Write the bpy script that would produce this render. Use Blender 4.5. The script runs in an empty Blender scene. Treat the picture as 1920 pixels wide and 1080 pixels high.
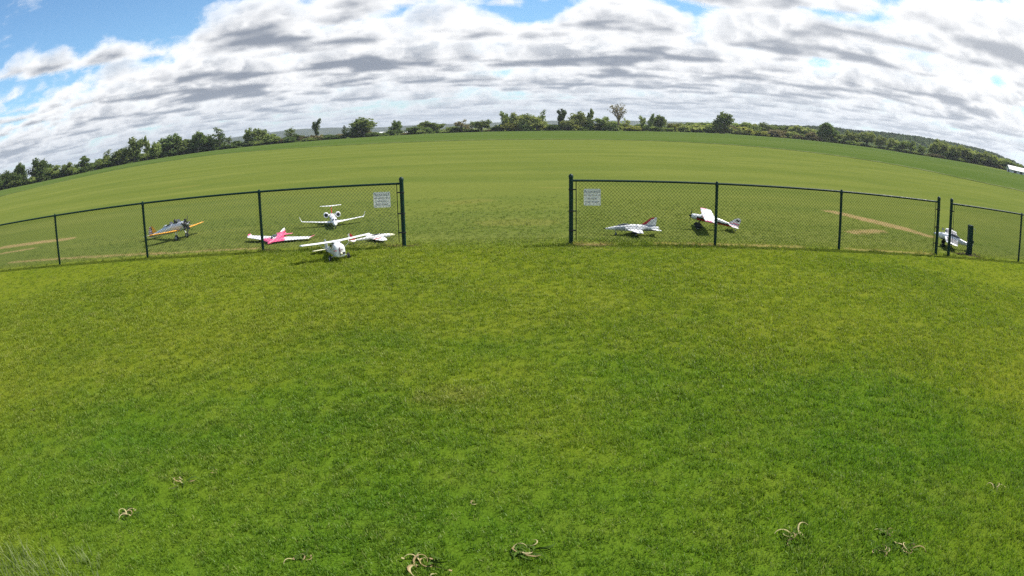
import bpy, math, random
import numpy as np
from mathutils import Matrix, Vector, Euler

R = math.radians
PI = math.pi
sc = bpy.context.scene
COL = sc.collection
random.seed(4)
RNG = np.random.default_rng(7)

# ------------------------------------------------------------------ camera
# wide surveillance lens: angle off axis = A1*q + A2*q^2 + A3*q^3 + A4*q^4 (q = pixels / 1000 in the 1920 px photograph)
A1, A2, A3, A4 = 0.7988, -0.0012, 0.0013, 0.0549
PITCH, ROLL, CAMH, CX, CY = 0.2936, -0.0201, 2.3049, -22.61, 64.71
cam = bpy.data.cameras.new('camera')
camo = bpy.data.objects.new('camera', cam)
COL.objects.link(camo)
sc.camera = camo
cam.type = 'PANO'
cam.panorama_type = 'FISHEYE_LENS_POLYNOMIAL'
cam.sensor_width = 36.0
cam.fisheye_fov = PI
mm = 1920 / 36.0 / 1000.0
cam.fisheye_polynomial_k0 = 0.0
cam.fisheye_polynomial_k1 = -A1 * mm
cam.fisheye_polynomial_k2 = -A2 * mm ** 2
cam.fisheye_polynomial_k3 = -A3 * mm ** 3
cam.fisheye_polynomial_k4 = -A4 * mm ** 4
cam.shift_x = -CX / 1920
cam.shift_y = CY / 1080
cam.clip_start = 0.05
cam.clip_end = 20000
cp, sp = math.cos(PITCH), math.sin(PITCH)
X0, Y0, F0 = Vector((1, 0, 0)), Vector((0, sp, cp)), Vector((0, cp, -sp))
cr, sr = math.cos(ROLL), math.sin(ROLL)
XA, YA = cr * X0 + sr * Y0, -sr * X0 + cr * Y0
camo.matrix_world = Matrix(((XA.x, YA.x, -F0.x, 0), (XA.y, YA.y, -F0.y, 0), (XA.z, YA.z, -F0.z, CAMH), (0, 0, 0, 1)))


def ray(u, v):
    """Direction through a pixel of the 1920x1080 photograph."""
    u -= 960 + CX
    v -= 540 + CY
    u, v = cr * u + sr * v, -sr * u + cr * v
    rr = math.hypot(u, v)
    q = rr / 1000
    th = A1 * q + A2 * q * q + A3 * q ** 3 + A4 * q ** 4
    x, y, z = math.sin(th) * u / rr, -math.sin(th) * v / rr, math.cos(th)
    return Vector((x, z * cp + y * sp, -z * sp + y * cp))


# ------------------------------------------------------------------ sun, sky, exposure
SUN_AZ, SUN_EL = R(74), R(55)
sc.view_settings.view_transform = 'Standard'
sc.view_settings.look = 'None'
sc.view_settings.exposure = 0.5
sc.view_settings.gamma = 1.0
sun = bpy.data.lights.new('sun', 'SUN')
sun.energy = 5.0
sun.angle = R(0.6)
sun.color = (1.0, 0.95, 0.86)
suno = bpy.data.objects.new('sun', sun)
COL.objects.link(suno)
sd = Vector((math.sin(SUN_AZ) * math.cos(SUN_EL), math.cos(SUN_AZ) * math.cos(SUN_EL), math.sin(SUN_EL)))
suno.rotation_euler = sd.to_track_quat('Z', 'Y').to_euler()
suno.location = (20, 20, 40)

world = bpy.data.worlds.new('World')
sc.world = world
world.use_nodes = True


class NT:
    """Small node-tree helper."""

    def __init__(self, tree):
        self.t = tree
        self.n = tree.nodes
        self.l = tree.links

    def new(self, kind, **kw):
        nd = self.n.new(kind)
        for k, v in kw.items():
            setattr(nd, k, v)
        return nd

    def put(self, sock, v):
        if hasattr(v, 'is_output'):
            self.l.new(v, sock)
        elif isinstance(v, (tuple, list)) and len(v) == 3 and sock.type == 'RGBA':
            sock.default_value = (*v, 1)
        else:
            sock.default_value = v

    def m(self, op, a, b=None, c=None, clamp=False):
        nd = self.new('ShaderNodeMath', operation=op, use_clamp=clamp)
        self.put(nd.inputs[0], a)
        if b is not None:
            self.put(nd.inputs[1], b)
        if c is not None:
            self.put(nd.inputs[2], c)
        return nd.outputs[0]

    def v(self, op, a, b=None):
        nd = self.new('ShaderNodeVectorMath', operation=op)
        self.put(nd.inputs[0], a)
        if b is not None:
            if op == 'SCALE':
                self.put(nd.inputs[3], b)
            else:
                self.put(nd.inputs[1], b)
        return nd.outputs['Value'] if op in ('DOT_PRODUCT', 'LENGTH', 'DISTANCE') else nd.outputs[0]

    def xyz(self, x, y, z):
        nd = self.new('ShaderNodeCombineXYZ')
        for s, v in zip(nd.inputs, (x, y, z)):
            self.put(s, v)
        return nd.outputs[0]

    def sep(self, v):
        nd = self.new('ShaderNodeSeparateXYZ')
        self.put(nd.inputs[0], v)
        return nd.outputs

    def noise(self, vec, scale, detail=3.0, rough=0.55, dim='3D', dist=0.0, lac=2.0):
        nd = self.new('ShaderNodeTexNoise', noise_dimensions=dim)
        self.put(nd.inputs['Vector'], vec)
        self.put(nd.inputs['Scale'], scale)
        self.put(nd.inputs['Detail'], detail)
        self.put(nd.inputs['Roughness'], rough)
        self.put(nd.inputs['Lacunarity'], lac)
        self.put(nd.inputs['Distortion'], dist)
        return nd.outputs['Fac']

    def step(self, x, a, b, lo=0.0, hi=1.0):
        nd = self.new('ShaderNodeMapRange', interpolation_type='SMOOTHSTEP')
        for s, v in zip(nd.inputs, (x, a, b, lo, hi)):
            self.put(s, v)
        return nd.outputs[0]

    def mix(self, f, a, b, blend='MIX'):
        nd = self.new('ShaderNodeMix', data_type='RGBA', blend_type=blend)
        self.put(nd.inputs[0], f)
        self.put(nd.inputs[6], a)
        self.put(nd.inputs[7], b)
        return nd.outputs[2]


CLOUD = 0.75


def build_world():
    t = NT(world.node_tree)
    t.n.clear()
    out = t.new('ShaderNodeOutputWorld')
    sky = t.new('ShaderNodeTexSky', sky_type='NISHITA')
    sky.sun_disc = False
    sky.sun_elevation = SUN_EL
    sky.sun_rotation = SUN_AZ
    sky.altitude = 250
    sky.air_density = 1.0
    sky.dust_density = 0.1
    sky.ozone_density = 1.6
    d = t.v('NORMALIZE', t.new('ShaderNodeTexCoord').outputs['Generated'])
    s = t.sep(d)
    zc = t.m('ADD', t.m('MAXIMUM', s[2], 0.0), 0.018)
    ppx, ppy = t.m('DIVIDE', s[0], zc), t.m('DIVIDE', s[1], zc)
    # broken stratocumulus: slabs of one 3-D density field, from the sunlit tops (far along the ray) to the flat grey bases
    # coverage: large fields of cloud, thinner towards the north-west
    bx, by = t.m('MULTIPLY', ppx, 1.25), t.m('MULTIPLY', ppy, 1.25)
    cov = t.noise(t.xyz(bx, by, 33.3), 0.13, 2.0, 0.5)
    cov = t.m('MULTIPLY', t.m('SUBTRACT', cov, 0.5), 0.34)
    edge = t.step(t.m('ADD', bx, t.m('MULTIPLY', by, 0.30)), -3.4, 1.8, 0.108, 0.0)
    cov = t.m('SUBTRACT', cov, t.m('MULTIPLY', edge, t.step(by, 3.0, 11.0, 1.0, 0.0)))
    sund = t.v('DOT_PRODUCT', d, tuple(sd))
    glow = t.step(sund, 0.25, 0.95, 0.0, 1.0)
    col, trans = None, None
    NL, H0, H1 = 14, 1.10, 1.72
    wn = t.new('ShaderNodeTexWhiteNoise', noise_dimensions='3D')
    t.put(wn.inputs['Vector'], t.v('SCALE', d, 9173.0))
    jit = t.m('MULTIPLY', t.m('SUBTRACT', wn.outputs['Value'], 0.5), (H1 - H0) / (NL - 1))
    for i in range(NL):
        k = i / (NL - 1)                      # 0 = top slab, 1 = base
        h = H1 - (H1 - H0) * k
        th = 0.482 + 0.15 * (1 - k) ** 1.4
        hj = t.m('ADD', jit, h)
        p = t.xyz(t.m('MULTIPLY', ppx, hj), t.m('MULTIPLY', ppy, hj), t.m('MULTIPLY', hj, 1.2))
        n = t.m('ADD', t.noise(t.v('MULTIPLY', p, (0.80, 0.95, 1.0)), 1.0, 6.0, 0.55, lac=2.1), cov)
        a = t.m('MULTIPLY', t.step(n, th - 0.008, th + 0.030), 0.66 + 0.32 * k ** 6)
        thick = t.m('MULTIPLY', t.step(n, th + 0.0, th + 0.13), t.step(n, 0.42, 0.80, 0.86, 1.12), clamp=True)
        hi = tuple(c * CLOUD * (1.22 - 0.10 * k) for c in (1.0, 1.0, 1.0))
        lo = tuple(CLOUD * (x * (1 - k ** 1.5) + y * k ** 1.5) for x, y in zip((0.60, 0.645, 0.71), (0.265, 0.30, 0.365)))
        c = t.mix(thick, hi, lo)
        c = t.mix(t.m('MULTIPLY', glow, 0.30), c, (1.3 * CLOUD, 1.3 * CLOUD, 1.28 * CLOUD))
        a = t.m('MULTIPLY', a, t.step(s[2], -0.01, 0.02))
        if col is None:
            col = t.mix(a, (0, 0, 0), c)
            trans = t.m('SUBTRACT', 1.0, a)
        else:
            col = t.mix(a, col, c)
            trans = t.m('MULTIPLY', trans, t.m('SUBTRACT', 1.0, a))
    # far cloud decks melt into pale horizon air
    air = t.m('MULTIPLY', t.step(s[2], 0.0, 0.10, 1.0, 0.0), 0.55)
    col = t.mix(air, col, (0.62 * CLOUD, 0.70 * CLOUD, 0.80 * CLOUD))
    trans = t.m('MULTIPLY', trans, t.m('SUBTRACT', 1.0, air))
    b1 = t.new('ShaderNodeBackground')
    t.put(b1.inputs[0], col)
    b1.inputs[1].default_value = 1.0
    b2 = t.new('ShaderNodeBackground')
    t.put(b2.inputs[0], t.mix(1.0, sky.outputs[0], (0.74, 1.0, 1.14), 'MULTIPLY'))
    t.put(b2.inputs[1], t.m('MULTIPLY', trans, 0.10))
    add = t.new('ShaderNodeAddShader')
    t.l.new(b1.outputs[0], add.inputs[0])
    t.l.new(b2.outputs[0], add.inputs[1])
    t.l.new(add.outputs[0], out.inputs[0])


build_world()
world.cycles.sampling_method = 'MANUAL'
world.cycles.sample_map_resolution = 512
sc.cycles.use_denoising = False
sc.cycles.max_bounces = 6
sc.cycles.diffuse_bounces = 3
sc.cycles.transparent_max_bounces = 12

# ------------------------------------------------------------------ terrain
ZE_AZ = [-180, -70, -52, -45, -41, -37, -32, -24, -20, -13, -5, 3, 10, 15.5, 19, 23, 29, 33, 36, 40, 44, 48, 55, 75, 180]
ZE_Z = [0, .8, 1.2, 1.0, .3, .15, .65, .55, .35, -.1, -.05, 0, .25, .8, 1.15, 1.3, 1.5, 1.55, 1.3, 1.7, 2.15, 2.4, 2.4, 1.5, 0]


def smooth(a, b, x):
    t = min(1, max(0, (x - a) / (b - a)))
    return t * t * (3 - 2 * t)


def gz(x, y):
    r = math.hypot(x, y)
    s = smooth(45, 330, r)
    z = -0.0013 * max(-25, min(25, x)) * (1 - s)
    if s > 0:
        z += s * float(np.interp(math.degrees(math.atan2(x, y)), ZE_AZ, ZE_Z))
    return z


def on_ground(u, v, dz=0.0):
    """Where the ray through a pixel meets the ground (raised by dz)."""
    d = ray(u, v)
    t, st = 0.5, 0.25
    while t < 6000:
        if CAMH + d.z * t < gz(d.x * t, d.y * t) + dz:
            a, b = t - st, t
            for _ in range(30):
                m = (a + b) / 2
                if CAMH + d.z * m < gz(d.x * m, d.y * m) + dz:
                    b = m
                else:
                    a = m
            return Vector((d.x * b, d.y * b, CAMH + d.z * b))
        st = max(0.05, t * 0.02)
        t += st
    return Vector((d.x * 900, d.y * 900, CAMH + d.z * 900))


def az_of(u, v):
    d = ray(u, v)
    return math.atan2(d.x, d.y), d.z / math.hypot(d.x, d.y)


# ------------------------------------------------------------------ materials
MATS = {}


def mat(name, color, rough=0.6, metal=0.0, spec=0.5, coat=0.0, noise=0.0, nscale=8.0, bump=0.0, bscale=60.0, trans=None):
    if name in MATS:
        return MATS[name]
    m = bpy.data.materials.new(name)
    m.use_nodes = True
    t = NT(m.node_tree)
    b = t.n['Principled BSDF']
    t.put(b.inputs['Base Color'], (*color, 1))
    b.inputs['Roughness'].default_value = rough
    b.inputs['Metallic'].default_value = metal
    b.inputs['Specular IOR Level'].default_value = spec
    b.inputs['Coat Weight'].default_value = coat
    tc = t.new('ShaderNodeTexCoord').outputs['Object']
    if noise:
        n = t.noise(tc, nscale, 4.0, 0.6)
        f = t.step(n, 0.3, 0.7, 1 - noise, 1 + noise * 0.5)
        t.put(b.inputs['Base Color'], t.mix(1.0, (*color, 1), f, 'MULTIPLY'))
        t.put(b.inputs['Roughness'], t.step(n, 0.3, 0.7, max(0.05, rough - 0.1), min(1, rough + 0.15)))
    if bump:
        bn = t.new('ShaderNodeBump')
        bn.inputs['Strength'].default_value = bump
        bn.inputs['Distance'].default_value = 0.01
        t.put(bn.inputs['Height'], t.noise(tc, bscale, 3.0))
        t.l.new(bn.outputs[0], b.inputs['Normal'])
    if trans:
        tr = t.new('ShaderNodeBsdfTranslucent')
        tr.inputs[0].default_value = (*trans, 1)
        mx = t.new('ShaderNodeMixShader')
        mx.inputs[0].default_value = 0.6
        t.l.new(b.outputs[0], mx.inputs[1])
        t.l.new(tr.outputs[0], mx.inputs[2])
        t.l.new(mx.outputs[0], t.n['Material Output'].inputs[0])
    MATS[name] = m
    return m


def seg_mask(t, px, py, wob, pts, w, soft):
    """1 inside a ragged band of half-width w round the segment a-b (metres on the ground)."""
    (ax, ay), (bx, by) = pts
    dx, dy = bx - ax, by - ay
    L2 = dx * dx + dy * dy + 1e-6
    qx, qy = t.m('SUBTRACT', px, ax), t.m('SUBTRACT', py, ay)
    h = t.m('DIVIDE', t.m('ADD', t.m('MULTIPLY', qx, dx), t.m('MULTIPLY', qy, dy)), L2, clamp=True)
    ex = t.m('SUBTRACT', qx, t.m('MULTIPLY', h, dx))
    ey = t.m('SUBTRACT', qy, t.m('MULTIPLY', h, dy))
    dist = t.m('SQRT', t.m('ADD', t.m('MULTIPLY', ex, ex), t.m('MULTIPLY', ey, ey)))
    dist = t.m('ADD', dist, wob)
    return t.step(dist, w - soft, w + soft, 1.0, 0.0)


# fence line on the ground: y = 12.861 - 0.0466 x
FY, FA = 12.861, -0.0466
FD = Vector((math.cos(FA), math.sin(FA), 0))


def fence_pt(s):
    return Vector((s * FD.x, FY + s * FD.y, 0))


def pix(u, v):
    p = on_ground(u, v)
    return (p.x, p.y)


# bare and dry patches: (pixel a, pixel b, half width, kind)  kind 0 = dry straw soil, 1 = dark bare earth, 2 = yellowed turf
PATCHES = [((5, 464), (70, 455), .36, 0), ((70, 455), (128, 448), .30, 0), ((5, 475), (60, 466), .16, 0),
           ((1562, 397), (1625, 412), .34, 0), ((1625, 412), (1690, 428), .42, 0), ((1690, 428), (1742, 443), .24, 0),
           ((1600, 436), (1648, 433), .24, 0),
           ((735, 462), (775, 461), .13, 1), ((492, 469), (512, 468), .08, 1), ((1300, 459), (1345, 461), .06, 1),
           ((1800, 476), (1832, 481), .16, 1), ((1060, 464), (1180, 470), .06, 2),
           ((20, 492), (300, 475), .10, 0), ((300, 476), (480, 466), .07, 0), ((560, 466), (740, 459), .10, 2),
           ((1090, 459), (1130, 459), .14, 0), ((1240, 457), (1330, 459), .08, 0), ((1350, 459), (1500, 463), .07, 0),
           ((1590, 467), (1740, 476), .06, 0), ((930, 418), (1010, 417), .5, 2), ((1022, 352), (1045, 352), .25, 2),
           ((330, 352), (362, 349), .6, 2), ((820, 745), (875, 742), .18, 2), ((860, 380), (900, 376), .5, 2)]


def turf_color(t, pos):
    """Shared colour of the mown turf, by place."""
    s = t.sep(pos)
    px, py = s[0], s[1]
    p2 = t.xyz(px, py, 0.0)
    dist = t.v('LENGTH', p2)
    # side of the fence: 0 = spectator lawn, 1 = flying field
    fl = t.m('SUBTRACT', py, t.m('SUBTRACT', FY, t.m('MULTIPLY', px, 0.0466)))
    wob = t.m('MULTIPLY', t.m('SUBTRACT', t.noise(p2, 2.2, 3.0, 0.6), 0.5), 0.7)
    field = t.step(t.m('ADD', fl, wob), -0.75, 1.1)
    big = t.noise(p2, 0.32, 3.0, 0.55)
    mid = t.noise(p2, 1.7, 3.0, 0.6)
    fine = t.noise(p2, 9.0, 3.0, 0.65)
    green_falloff = t.step(t.m('ADD', dist, t.m('MULTIPLY', t.m('SUBTRACT', big, 0.5), 9.0)), 3.0, 8.5)   # greener turf near the camera, with lens falloff darkening put into its colour
    lawn = t.mix(t.step(big, 0.34, 0.66), t.mix(green_falloff, (0.092, 0.178, 0.014), (0.148, 0.198, 0.016)), t.mix(green_falloff, (0.118, 0.200, 0.015), (0.188, 0.228, 0.020)))
    lawn = t.mix(t.step(mid, 0.42, 0.72, 0.0, 0.5), lawn, t.mix(green_falloff, (0.150, 0.212, 0.024), (0.215, 0.245, 0.030)))
    lawn = t.mix(t.step(fine, 0.52, 0.75, 0.0, 0.45), lawn, (0.080, 0.145, 0.012))
    # far field: duller, drier, mown in long passes
    strip = t.noise(t.v('MULTIPLY', p2, (0.012, 0.14, 1.0)), 1.0, 4.0, 0.7)
    fld = t.mix(t.step(strip, 0.35, 0.65), (0.155, 0.192, 0.040), (0.195, 0.224, 0.052))
    mot = t.noise(t.v('MULTIPLY', p2, (0.09, 0.22, 1.0)), 1.0, 6.0, 0.72)
    fld = t.mix(t.step(mot, 0.40, 0.68, 0.0, 0.8), fld, (0.128, 0.172, 0.038))
    fld = t.mix(t.step(fine, 0.5, 0.8, 0.0, 0.35), fld, (0.10, 0.14, 0.025))
    c = t.mix(field, lawn, fld)
    # ragged patches
    wb = t.m('MULTIPLY', t.m('SUBTRACT', t.noise(p2, 5.0, 4.0, 0.65), 0.5), 0.55)
    soil = 0.0
    brk = t.step(t.noise(t.v('MULTIPLY', p2, (1.0, 1.8, 1.0)), 6.0, 4.0, 0.7), 0.30, 0.55, 0.30, 1.0)
    for (a, b, w, k) in PATCHES:
        if k != 1:
            mk = t.m('MULTIPLY', seg_mask(t, px, py, wb, (pix(*a), pix(*b)), w, 0.16), brk)
            c = t.mix(t.m('MULTIPLY', mk, 0.88 if k == 0 else 0.45), c, (0.42, 0.30, 0.14) if k == 0 else (0.24, 0.23, 0.06))
        else:
            mk = seg_mask(t, px, py, wb, (pix(*a), pix(*b)), w, 0.07)
            c = t.mix(t.m('MULTIPLY', mk, 0.92), c, (0.060, 0.040, 0.026))
        soil = t.m('MAXIMUM', soil, mk)
    return c, soil, dist


def build_ground_material():
    m = bpy.data.materials.new('turf_ground')
    m.use_nodes = True
    t = NT(m.node_tree)
    b = t.n['Principled BSDF']
    pos = t.new('ShaderNodeNewGeometry').outputs['Position']
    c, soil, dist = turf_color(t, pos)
    grain = t.noise(pos, 55.0, 3.0, 0.7)
    thatch = t.step(dist, 6.0, 20.0, 0.72, 0.74)
    c = t.mix(1.0, c, t.m('MULTIPLY', thatch, t.step(grain, 0.25, 0.75, 0.72, 1.22)), 'MULTIPLY')
    t.put(b.inputs['Base Color'], c)
    b.inputs['Roughness'].default_value = 0.95
    b.inputs['Specular IOR Level'].default_value = 0.0
    bn = t.new('ShaderNodeBump')
    bn.inputs['Strength'].default_value = 0.8
    bn.inputs['Distance'].default_value = 0.03
    t.put(bn.inputs['Height'], t.m('ADD', t.noise(pos, 30.0, 4.0, 0.7), t.m('MULTIPLY', t.noise(pos, 4.0, 3.0, 0.6), 1.5)))
    t.l.new(bn.outputs[0], b.inputs['Normal'])
    return m


def build_grass_material():
    m = bpy.data.materials.new('grass_blades')
    m.use_nodes = True
    t = NT(m.node_tree)
    b = t.n['Principled BSDF']
    pos = t.new('ShaderNodeNewGeometry').outputs['Position']
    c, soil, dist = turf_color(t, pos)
    rnd = t.new('ShaderNodeObjectInfo').outputs['Random']
    c = t.mix(1.0, c, t.step(rnd, 0.0, 1.0, 0.86, 1.36), 'MULTIPLY')
    c = t.mix(t.step(rnd, 0.90, 0.97, 0.0, 0.45), c, (0.32, 0.29, 0.11))
    t.put(b.inputs['Base Color'], c)
    b.inputs['Roughness'].default_value = 0.5
    b.inputs['Specular IOR Level'].default_value = 0.3
    tr = t.new('ShaderNodeBsdfTranslucent')
    t.put(tr.inputs[0], t.mix(1.0, c, (1.35, 1.5, 0.8), 'MULTIPLY'))
    mx = t.new('ShaderNodeMixShader')
    mx.inputs[0].default_value = 0.38
    t.l.new(b.outputs[0], mx.inputs[1])
    t.l.new(tr.outputs[0], mx.inputs[2])
    t.l.new(mx.outputs[0], t.n['Material Output'].inputs[0])
    return m


M_GROUND = build_ground_material()
M_GRASS = build_grass_material()


def build_plain_foliage(name, ca, cb, scale, tr=(0.2, 0.3, 0.05), bands=None):
    m = bpy.data.materials.new(name)
    m.use_nodes = True
    t = NT(m.node_tree)
    b = t.n['Principled BSDF']
    pos = t.new('ShaderNodeNewGeometry').outputs['Position']
    q = t.v('MULTIPLY', pos, bands) if bands else pos
    n = t.noise(q, scale, 4.0, 0.65)
    c = t.mix(t.step(n, 0.35, 0.65), ca, cb)
    rnd = t.new('ShaderNodeObjectInfo').outputs['Random']
    c = t.mix(1.0, c, t.step(rnd, 0.0, 1.0, 0.75, 1.25), 'MULTIPLY')
    t.put(b.inputs['Base Color'], c)
    b.inputs['Roughness'].default_value = 0.8
    b.inputs['Specular IOR Level'].default_value = 0.0
    trn = t.new('ShaderNodeBsdfTranslucent')
    t.put(trn.inputs[0], t.mix(1.0, c, (1.3, 1.4, 0.8), 'MULTIPLY'))
    mx = t.new('ShaderNodeMixShader')
    mx.inputs[0].default_value = 0.4
    t.l.new(b.outputs[0], mx.inputs[1])
    t.l.new(trn.outputs[0], mx.inputs[2])
    t.l.new(mx.outputs[0], t.n['Material Output'].inputs[0])
    return m


# ------------------------------------------------------------------ mesh helpers
class MB:
    """Collects geometry; build() links it as ONE mesh object."""

    def __init__(self):
        self.v, self.f, self.mi = [], [], []

    def add(self, vs, fs, mi=0):
        o = len(self.v)
        self.v += [tuple(p) for p in vs]
        self.f += [tuple(i + o for i in f) for f in fs]
        self.mi += [mi] * len(fs) if isinstance(mi, int) else list(mi)

    def box(self, c, s, rot=None, mi=0):
        vs = [Vector((x * s[0] / 2, y * s[1] / 2, z * s[2] / 2)) for x in (-1, 1) for y in (-1, 1) for z in (-1, 1)]
        if rot:
            e = Euler(rot).to_matrix()
            vs = [e @ p for p in vs]
        c = Vector(c)
        self.add([p + c for p in vs], [(0, 1, 3, 2), (4, 6, 7, 5), (0, 4, 5, 1), (2, 3, 7, 6), (0, 2, 6, 4), (1, 5, 7, 3)], mi)

    def tube(self, pts, rad, n=8, cap=True, mi=0):
        pts = [Vector(p) for p in pts]
        k = len(pts)
        rad = [rad] * k if isinstance(rad, (int, float)) else rad
        vs, prev = [], None
        for i, p in enumerate(pts):
            d = (pts[min(i + 1, k - 1)] - pts[max(i - 1, 0)])
            if d.length < 1e-9:
                d = Vector((0, 0, 1))
            d.normalize()
            if prev is None:
                a = d.orthogonal().normalized()
            else:
                a = (prev - d * prev.dot(d))
                a = a.normalized() if a.length > 1e-6 else d.orthogonal().normalized()
            prev = a
            b = d.cross(a)
            for j in range(n):
                w = 2 * PI * j / n
                vs.append(p + (a * math.cos(w) + b * math.sin(w)) * rad[i])
        fs = []
        for i in range(k - 1):
            for j in range(n):
                fs.append((i * n + j, i * n + (j + 1) % n, (i + 1) * n + (j + 1) % n, (i + 1) * n + j))
        if cap:
            fs.append(tuple(reversed(range(n))))
            fs.append(tuple((k - 1) * n + j for j in range(n)))
        self.add(vs, fs, mi)

    def lathe(self, prof, n=16, origin=(0, 0, 0), axis='Z', mi=0):
        """prof: (radius, height) pairs along the axis."""
        vs, fs = [], []
        o = Vector(origin)
        for r, h in prof:
            for j in range(n):
                w = 2 * PI * j / n
                a, b = r * math.cos(w), r * math.sin(w)
                p = {'Z': (a, b, h), 'X': (h, a, b), 'Y': (b, h, a)}[axis]
                vs.append(o + Vector(p))
        for i in range(len(prof) - 1):
            for j in range(n):
                fs.append((i * n + j, i * n + (j + 1) % n, (i + 1) * n + (j + 1) % n, (i + 1) * n + j))
        fs.append(tuple(reversed(range(n))))
        fs.append(tuple((len(prof) - 1) * n + j for j in range(n)))
        self.add(vs, fs, mi)

    def loft(self, rings, cap=True, matfn=None):
        n = len(rings[0])
        vs = [p for r in rings for p in r]
        fs = []
        for i in range(len(rings) - 1):
            for j in range(n):
                fs.append((i * n + j, i * n + (j + 1) % n, (i + 1) * n + (j + 1) % n, (i + 1) * n + j))
        if cap:
            fs.append(tuple(reversed(range(n))))
            fs.append(tuple((len(rings) - 1) * n + j for j in range(n)))
        mi = 0
        if matfn:
            mi = []
            for f in fs:
                c = sum((Vector(vs[i]) for i in f), Vector()) / len(f)
                mi.append(matfn(c))
        self.add(vs, fs, mi)

    def mesh(self, name, mats, smooth=False):
        me = bpy.data.meshes.new(name)
        me.from_pydata(self.v, [], self.f)
        for m in (mats if isinstance(mats, (list, tuple)) else [mats]):
            me.materials.append(m)
        if any(self.mi):
            me.polygons.foreach_set('material_index', self.mi)
        if smooth:
            me.polygons.foreach_set('use_smooth', [True] * len(me.polygons))
        me.update()
        return me

    def build(self, name, mats, parent=None, smooth=False, loc=None):
        o = bpy.data.objects.new(name, self.mesh(name, mats, smooth))
        COL.objects.link(o)
        o.parent = parent
        if loc is not None:
            o.location = loc
        if smooth:
            bm_normals(o)
        return o


def bm_normals(o, ang=40):
    """Outward normals and sharp edges where faces meet steeply."""
    import bmesh
    bm = bmesh.new()
    bm.from_mesh(o.data)
    bmesh.ops.recalc_face_normals(bm, faces=bm.faces)
    for e in bm.edges:
        if len(e.link_faces) == 2 and e.calc_face_angle(0) > R(ang):
            e.smooth = False
    bm.to_mesh(o.data)
    bm.free()


def tag(o, label=None, cat=None, group=None, kind=None):
    for k, v in (('label', label), ('category', cat), ('group', group), ('kind', kind)):
        if v:
            o[k] = v
    return o


def empty(name, loc=(0, 0, 0), rot=(0, 0, 0), label=None, cat=None, group=None):
    o = bpy.data.objects.new(name, None)
    COL.objects.link(o)
    o.location = loc
    o.rotation_euler = rot
    o.empty_display_size = 0.2
    return tag(o, label, cat, group)


# ------------------------------------------------------------------ ground sheet
def build_ground():
    m = MB()
    rs = [0.0]
    r = 1.0
    while r < 5200:
        rs.append(r)
        r *= 1.14
    na = 180
    vs = [(0, 0, 0)]
    for r in rs[1:]:
        for j in range(na):
            a = 2 * PI * j / na
            x, y = r * math.sin(a), r * math.cos(a)
            vs.append((x, y, gz(x, y)))
    fs = [(0, 1 + (j + 1) % na, 1 + j) for j in range(na)]
    for i in range(len(rs) - 2):
        for j in range(na):
            a, b = 1 + i * na + j, 1 + i * na + (j + 1) % na
            fs.append((a, b, b + na, a + na))
    m.add(vs, fs)
    o = m.build('ground', M_GROUND)
    bm_normals(o)
    o.data.polygons.foreach_set('use_smooth', [True] * len(o.data.polygons))
    tag(o, kind='structure', label='wide mown grass flying field and lawn')
    return o


build_ground()

# crop field beyond the mown turf: a knee-high green stand with a clear front edge
CROP_EDGE_PX = [(-40, 378), (0, 368.5), (100, 344), (200, 322), (300, 304.5), (400, 290.5), (520, 280), (640, 272.5), (740, 267.5), (820, 264.5),
                (910, 262.3), (1000, 261.3), (1100, 261.5), (1200, 263.2), (1300, 267), (1400, 273.5), (1500, 283), (1600, 296), (1700, 312.5), (1800, 333), (1860, 346), (1930, 361)]


def build_crop():
    g = [on_ground(u, v) for u, v in CROP_EDGE_PX]
    # smooth distances along the edge
    az = [math.atan2(p.x, p.y) for p in g]
    rr = [math.hypot(p.x, p.y) for p in g]
    m, verge = MB(), MB()
    A = np.linspace(az[0], az[-1], 160)
    D = np.interp(A, az, rr)
    for _ in range(3):
        D[1:-1] = (D[:-2] + 2 * D[1:-1] + D[2:]) / 4
    rows = []
    steps = [0, 0.02, 4, 12, 30, 70, 140, 260, 420, 650]
    for i, (a, d) in enumerate(zip(A, D)):
        row = []
        for k, s in enumerate(steps):
            r = d + s + (0.8 * math.sin(i * 1.7) + 0.5 * math.sin(i * 4.1)) * (1 if k < 3 else 0)
            x, y = r * math.sin(a), r * math.cos(a)
            row.append((x, y, gz(x, y) + (0.012, 0.016, 0.06, 0.12, 0.14, 0.16, 0.16, 0.16, 0.16, 0.16)[k]))
        rows.append(row)
    n = len(steps)
    vs = [p for r in rows for p in r]
    fs = [(i * n + k, (i + 1) * n + k, (i + 1) * n + k + 1, i * n + k + 1) for i in range(len(rows) - 1) for k in range(n - 1)]
    m.add(vs, fs)
    crop = m.build('crop_field', build_plain_foliage('young_crop', (0.128, 0.205, 0.042), (0.185, 0.255, 0.062), 0.05, bands=(0.12, 1.0, 1.0)))
    bm_normals(crop)
    tag(crop, kind='structure', label='bright green young crop beyond the mown turf')
    vs, fs = [], []
    for i, (a, d) in enumerate(zip(A, D)):
        for s in (-2.2, 0.6):
            r = d + s + 0.7 * math.sin(i * 2.3) + 0.8 * math.sin(i * 1.7) * (s > -1)
            x, y = r * math.sin(a), r * math.cos(a)
            vs.append((x, y, gz(x, y) + 0.05))
    fs = [(2 * i, 2 * i + 2, 2 * i + 3, 2 * i + 1) for i in range(len(A) - 1)]
    verge.add(vs, fs)
    vo = verge.build('dry_verge', build_plain_foliage('dry_verge', (0.12, 0.17, 0.055), (0.27, 0.29, 0.14), 0.35))
    bm_normals(vo)
    tag(vo, kind='structure', label='pale dry strip where the mown turf meets the crop')


build_crop()


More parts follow.
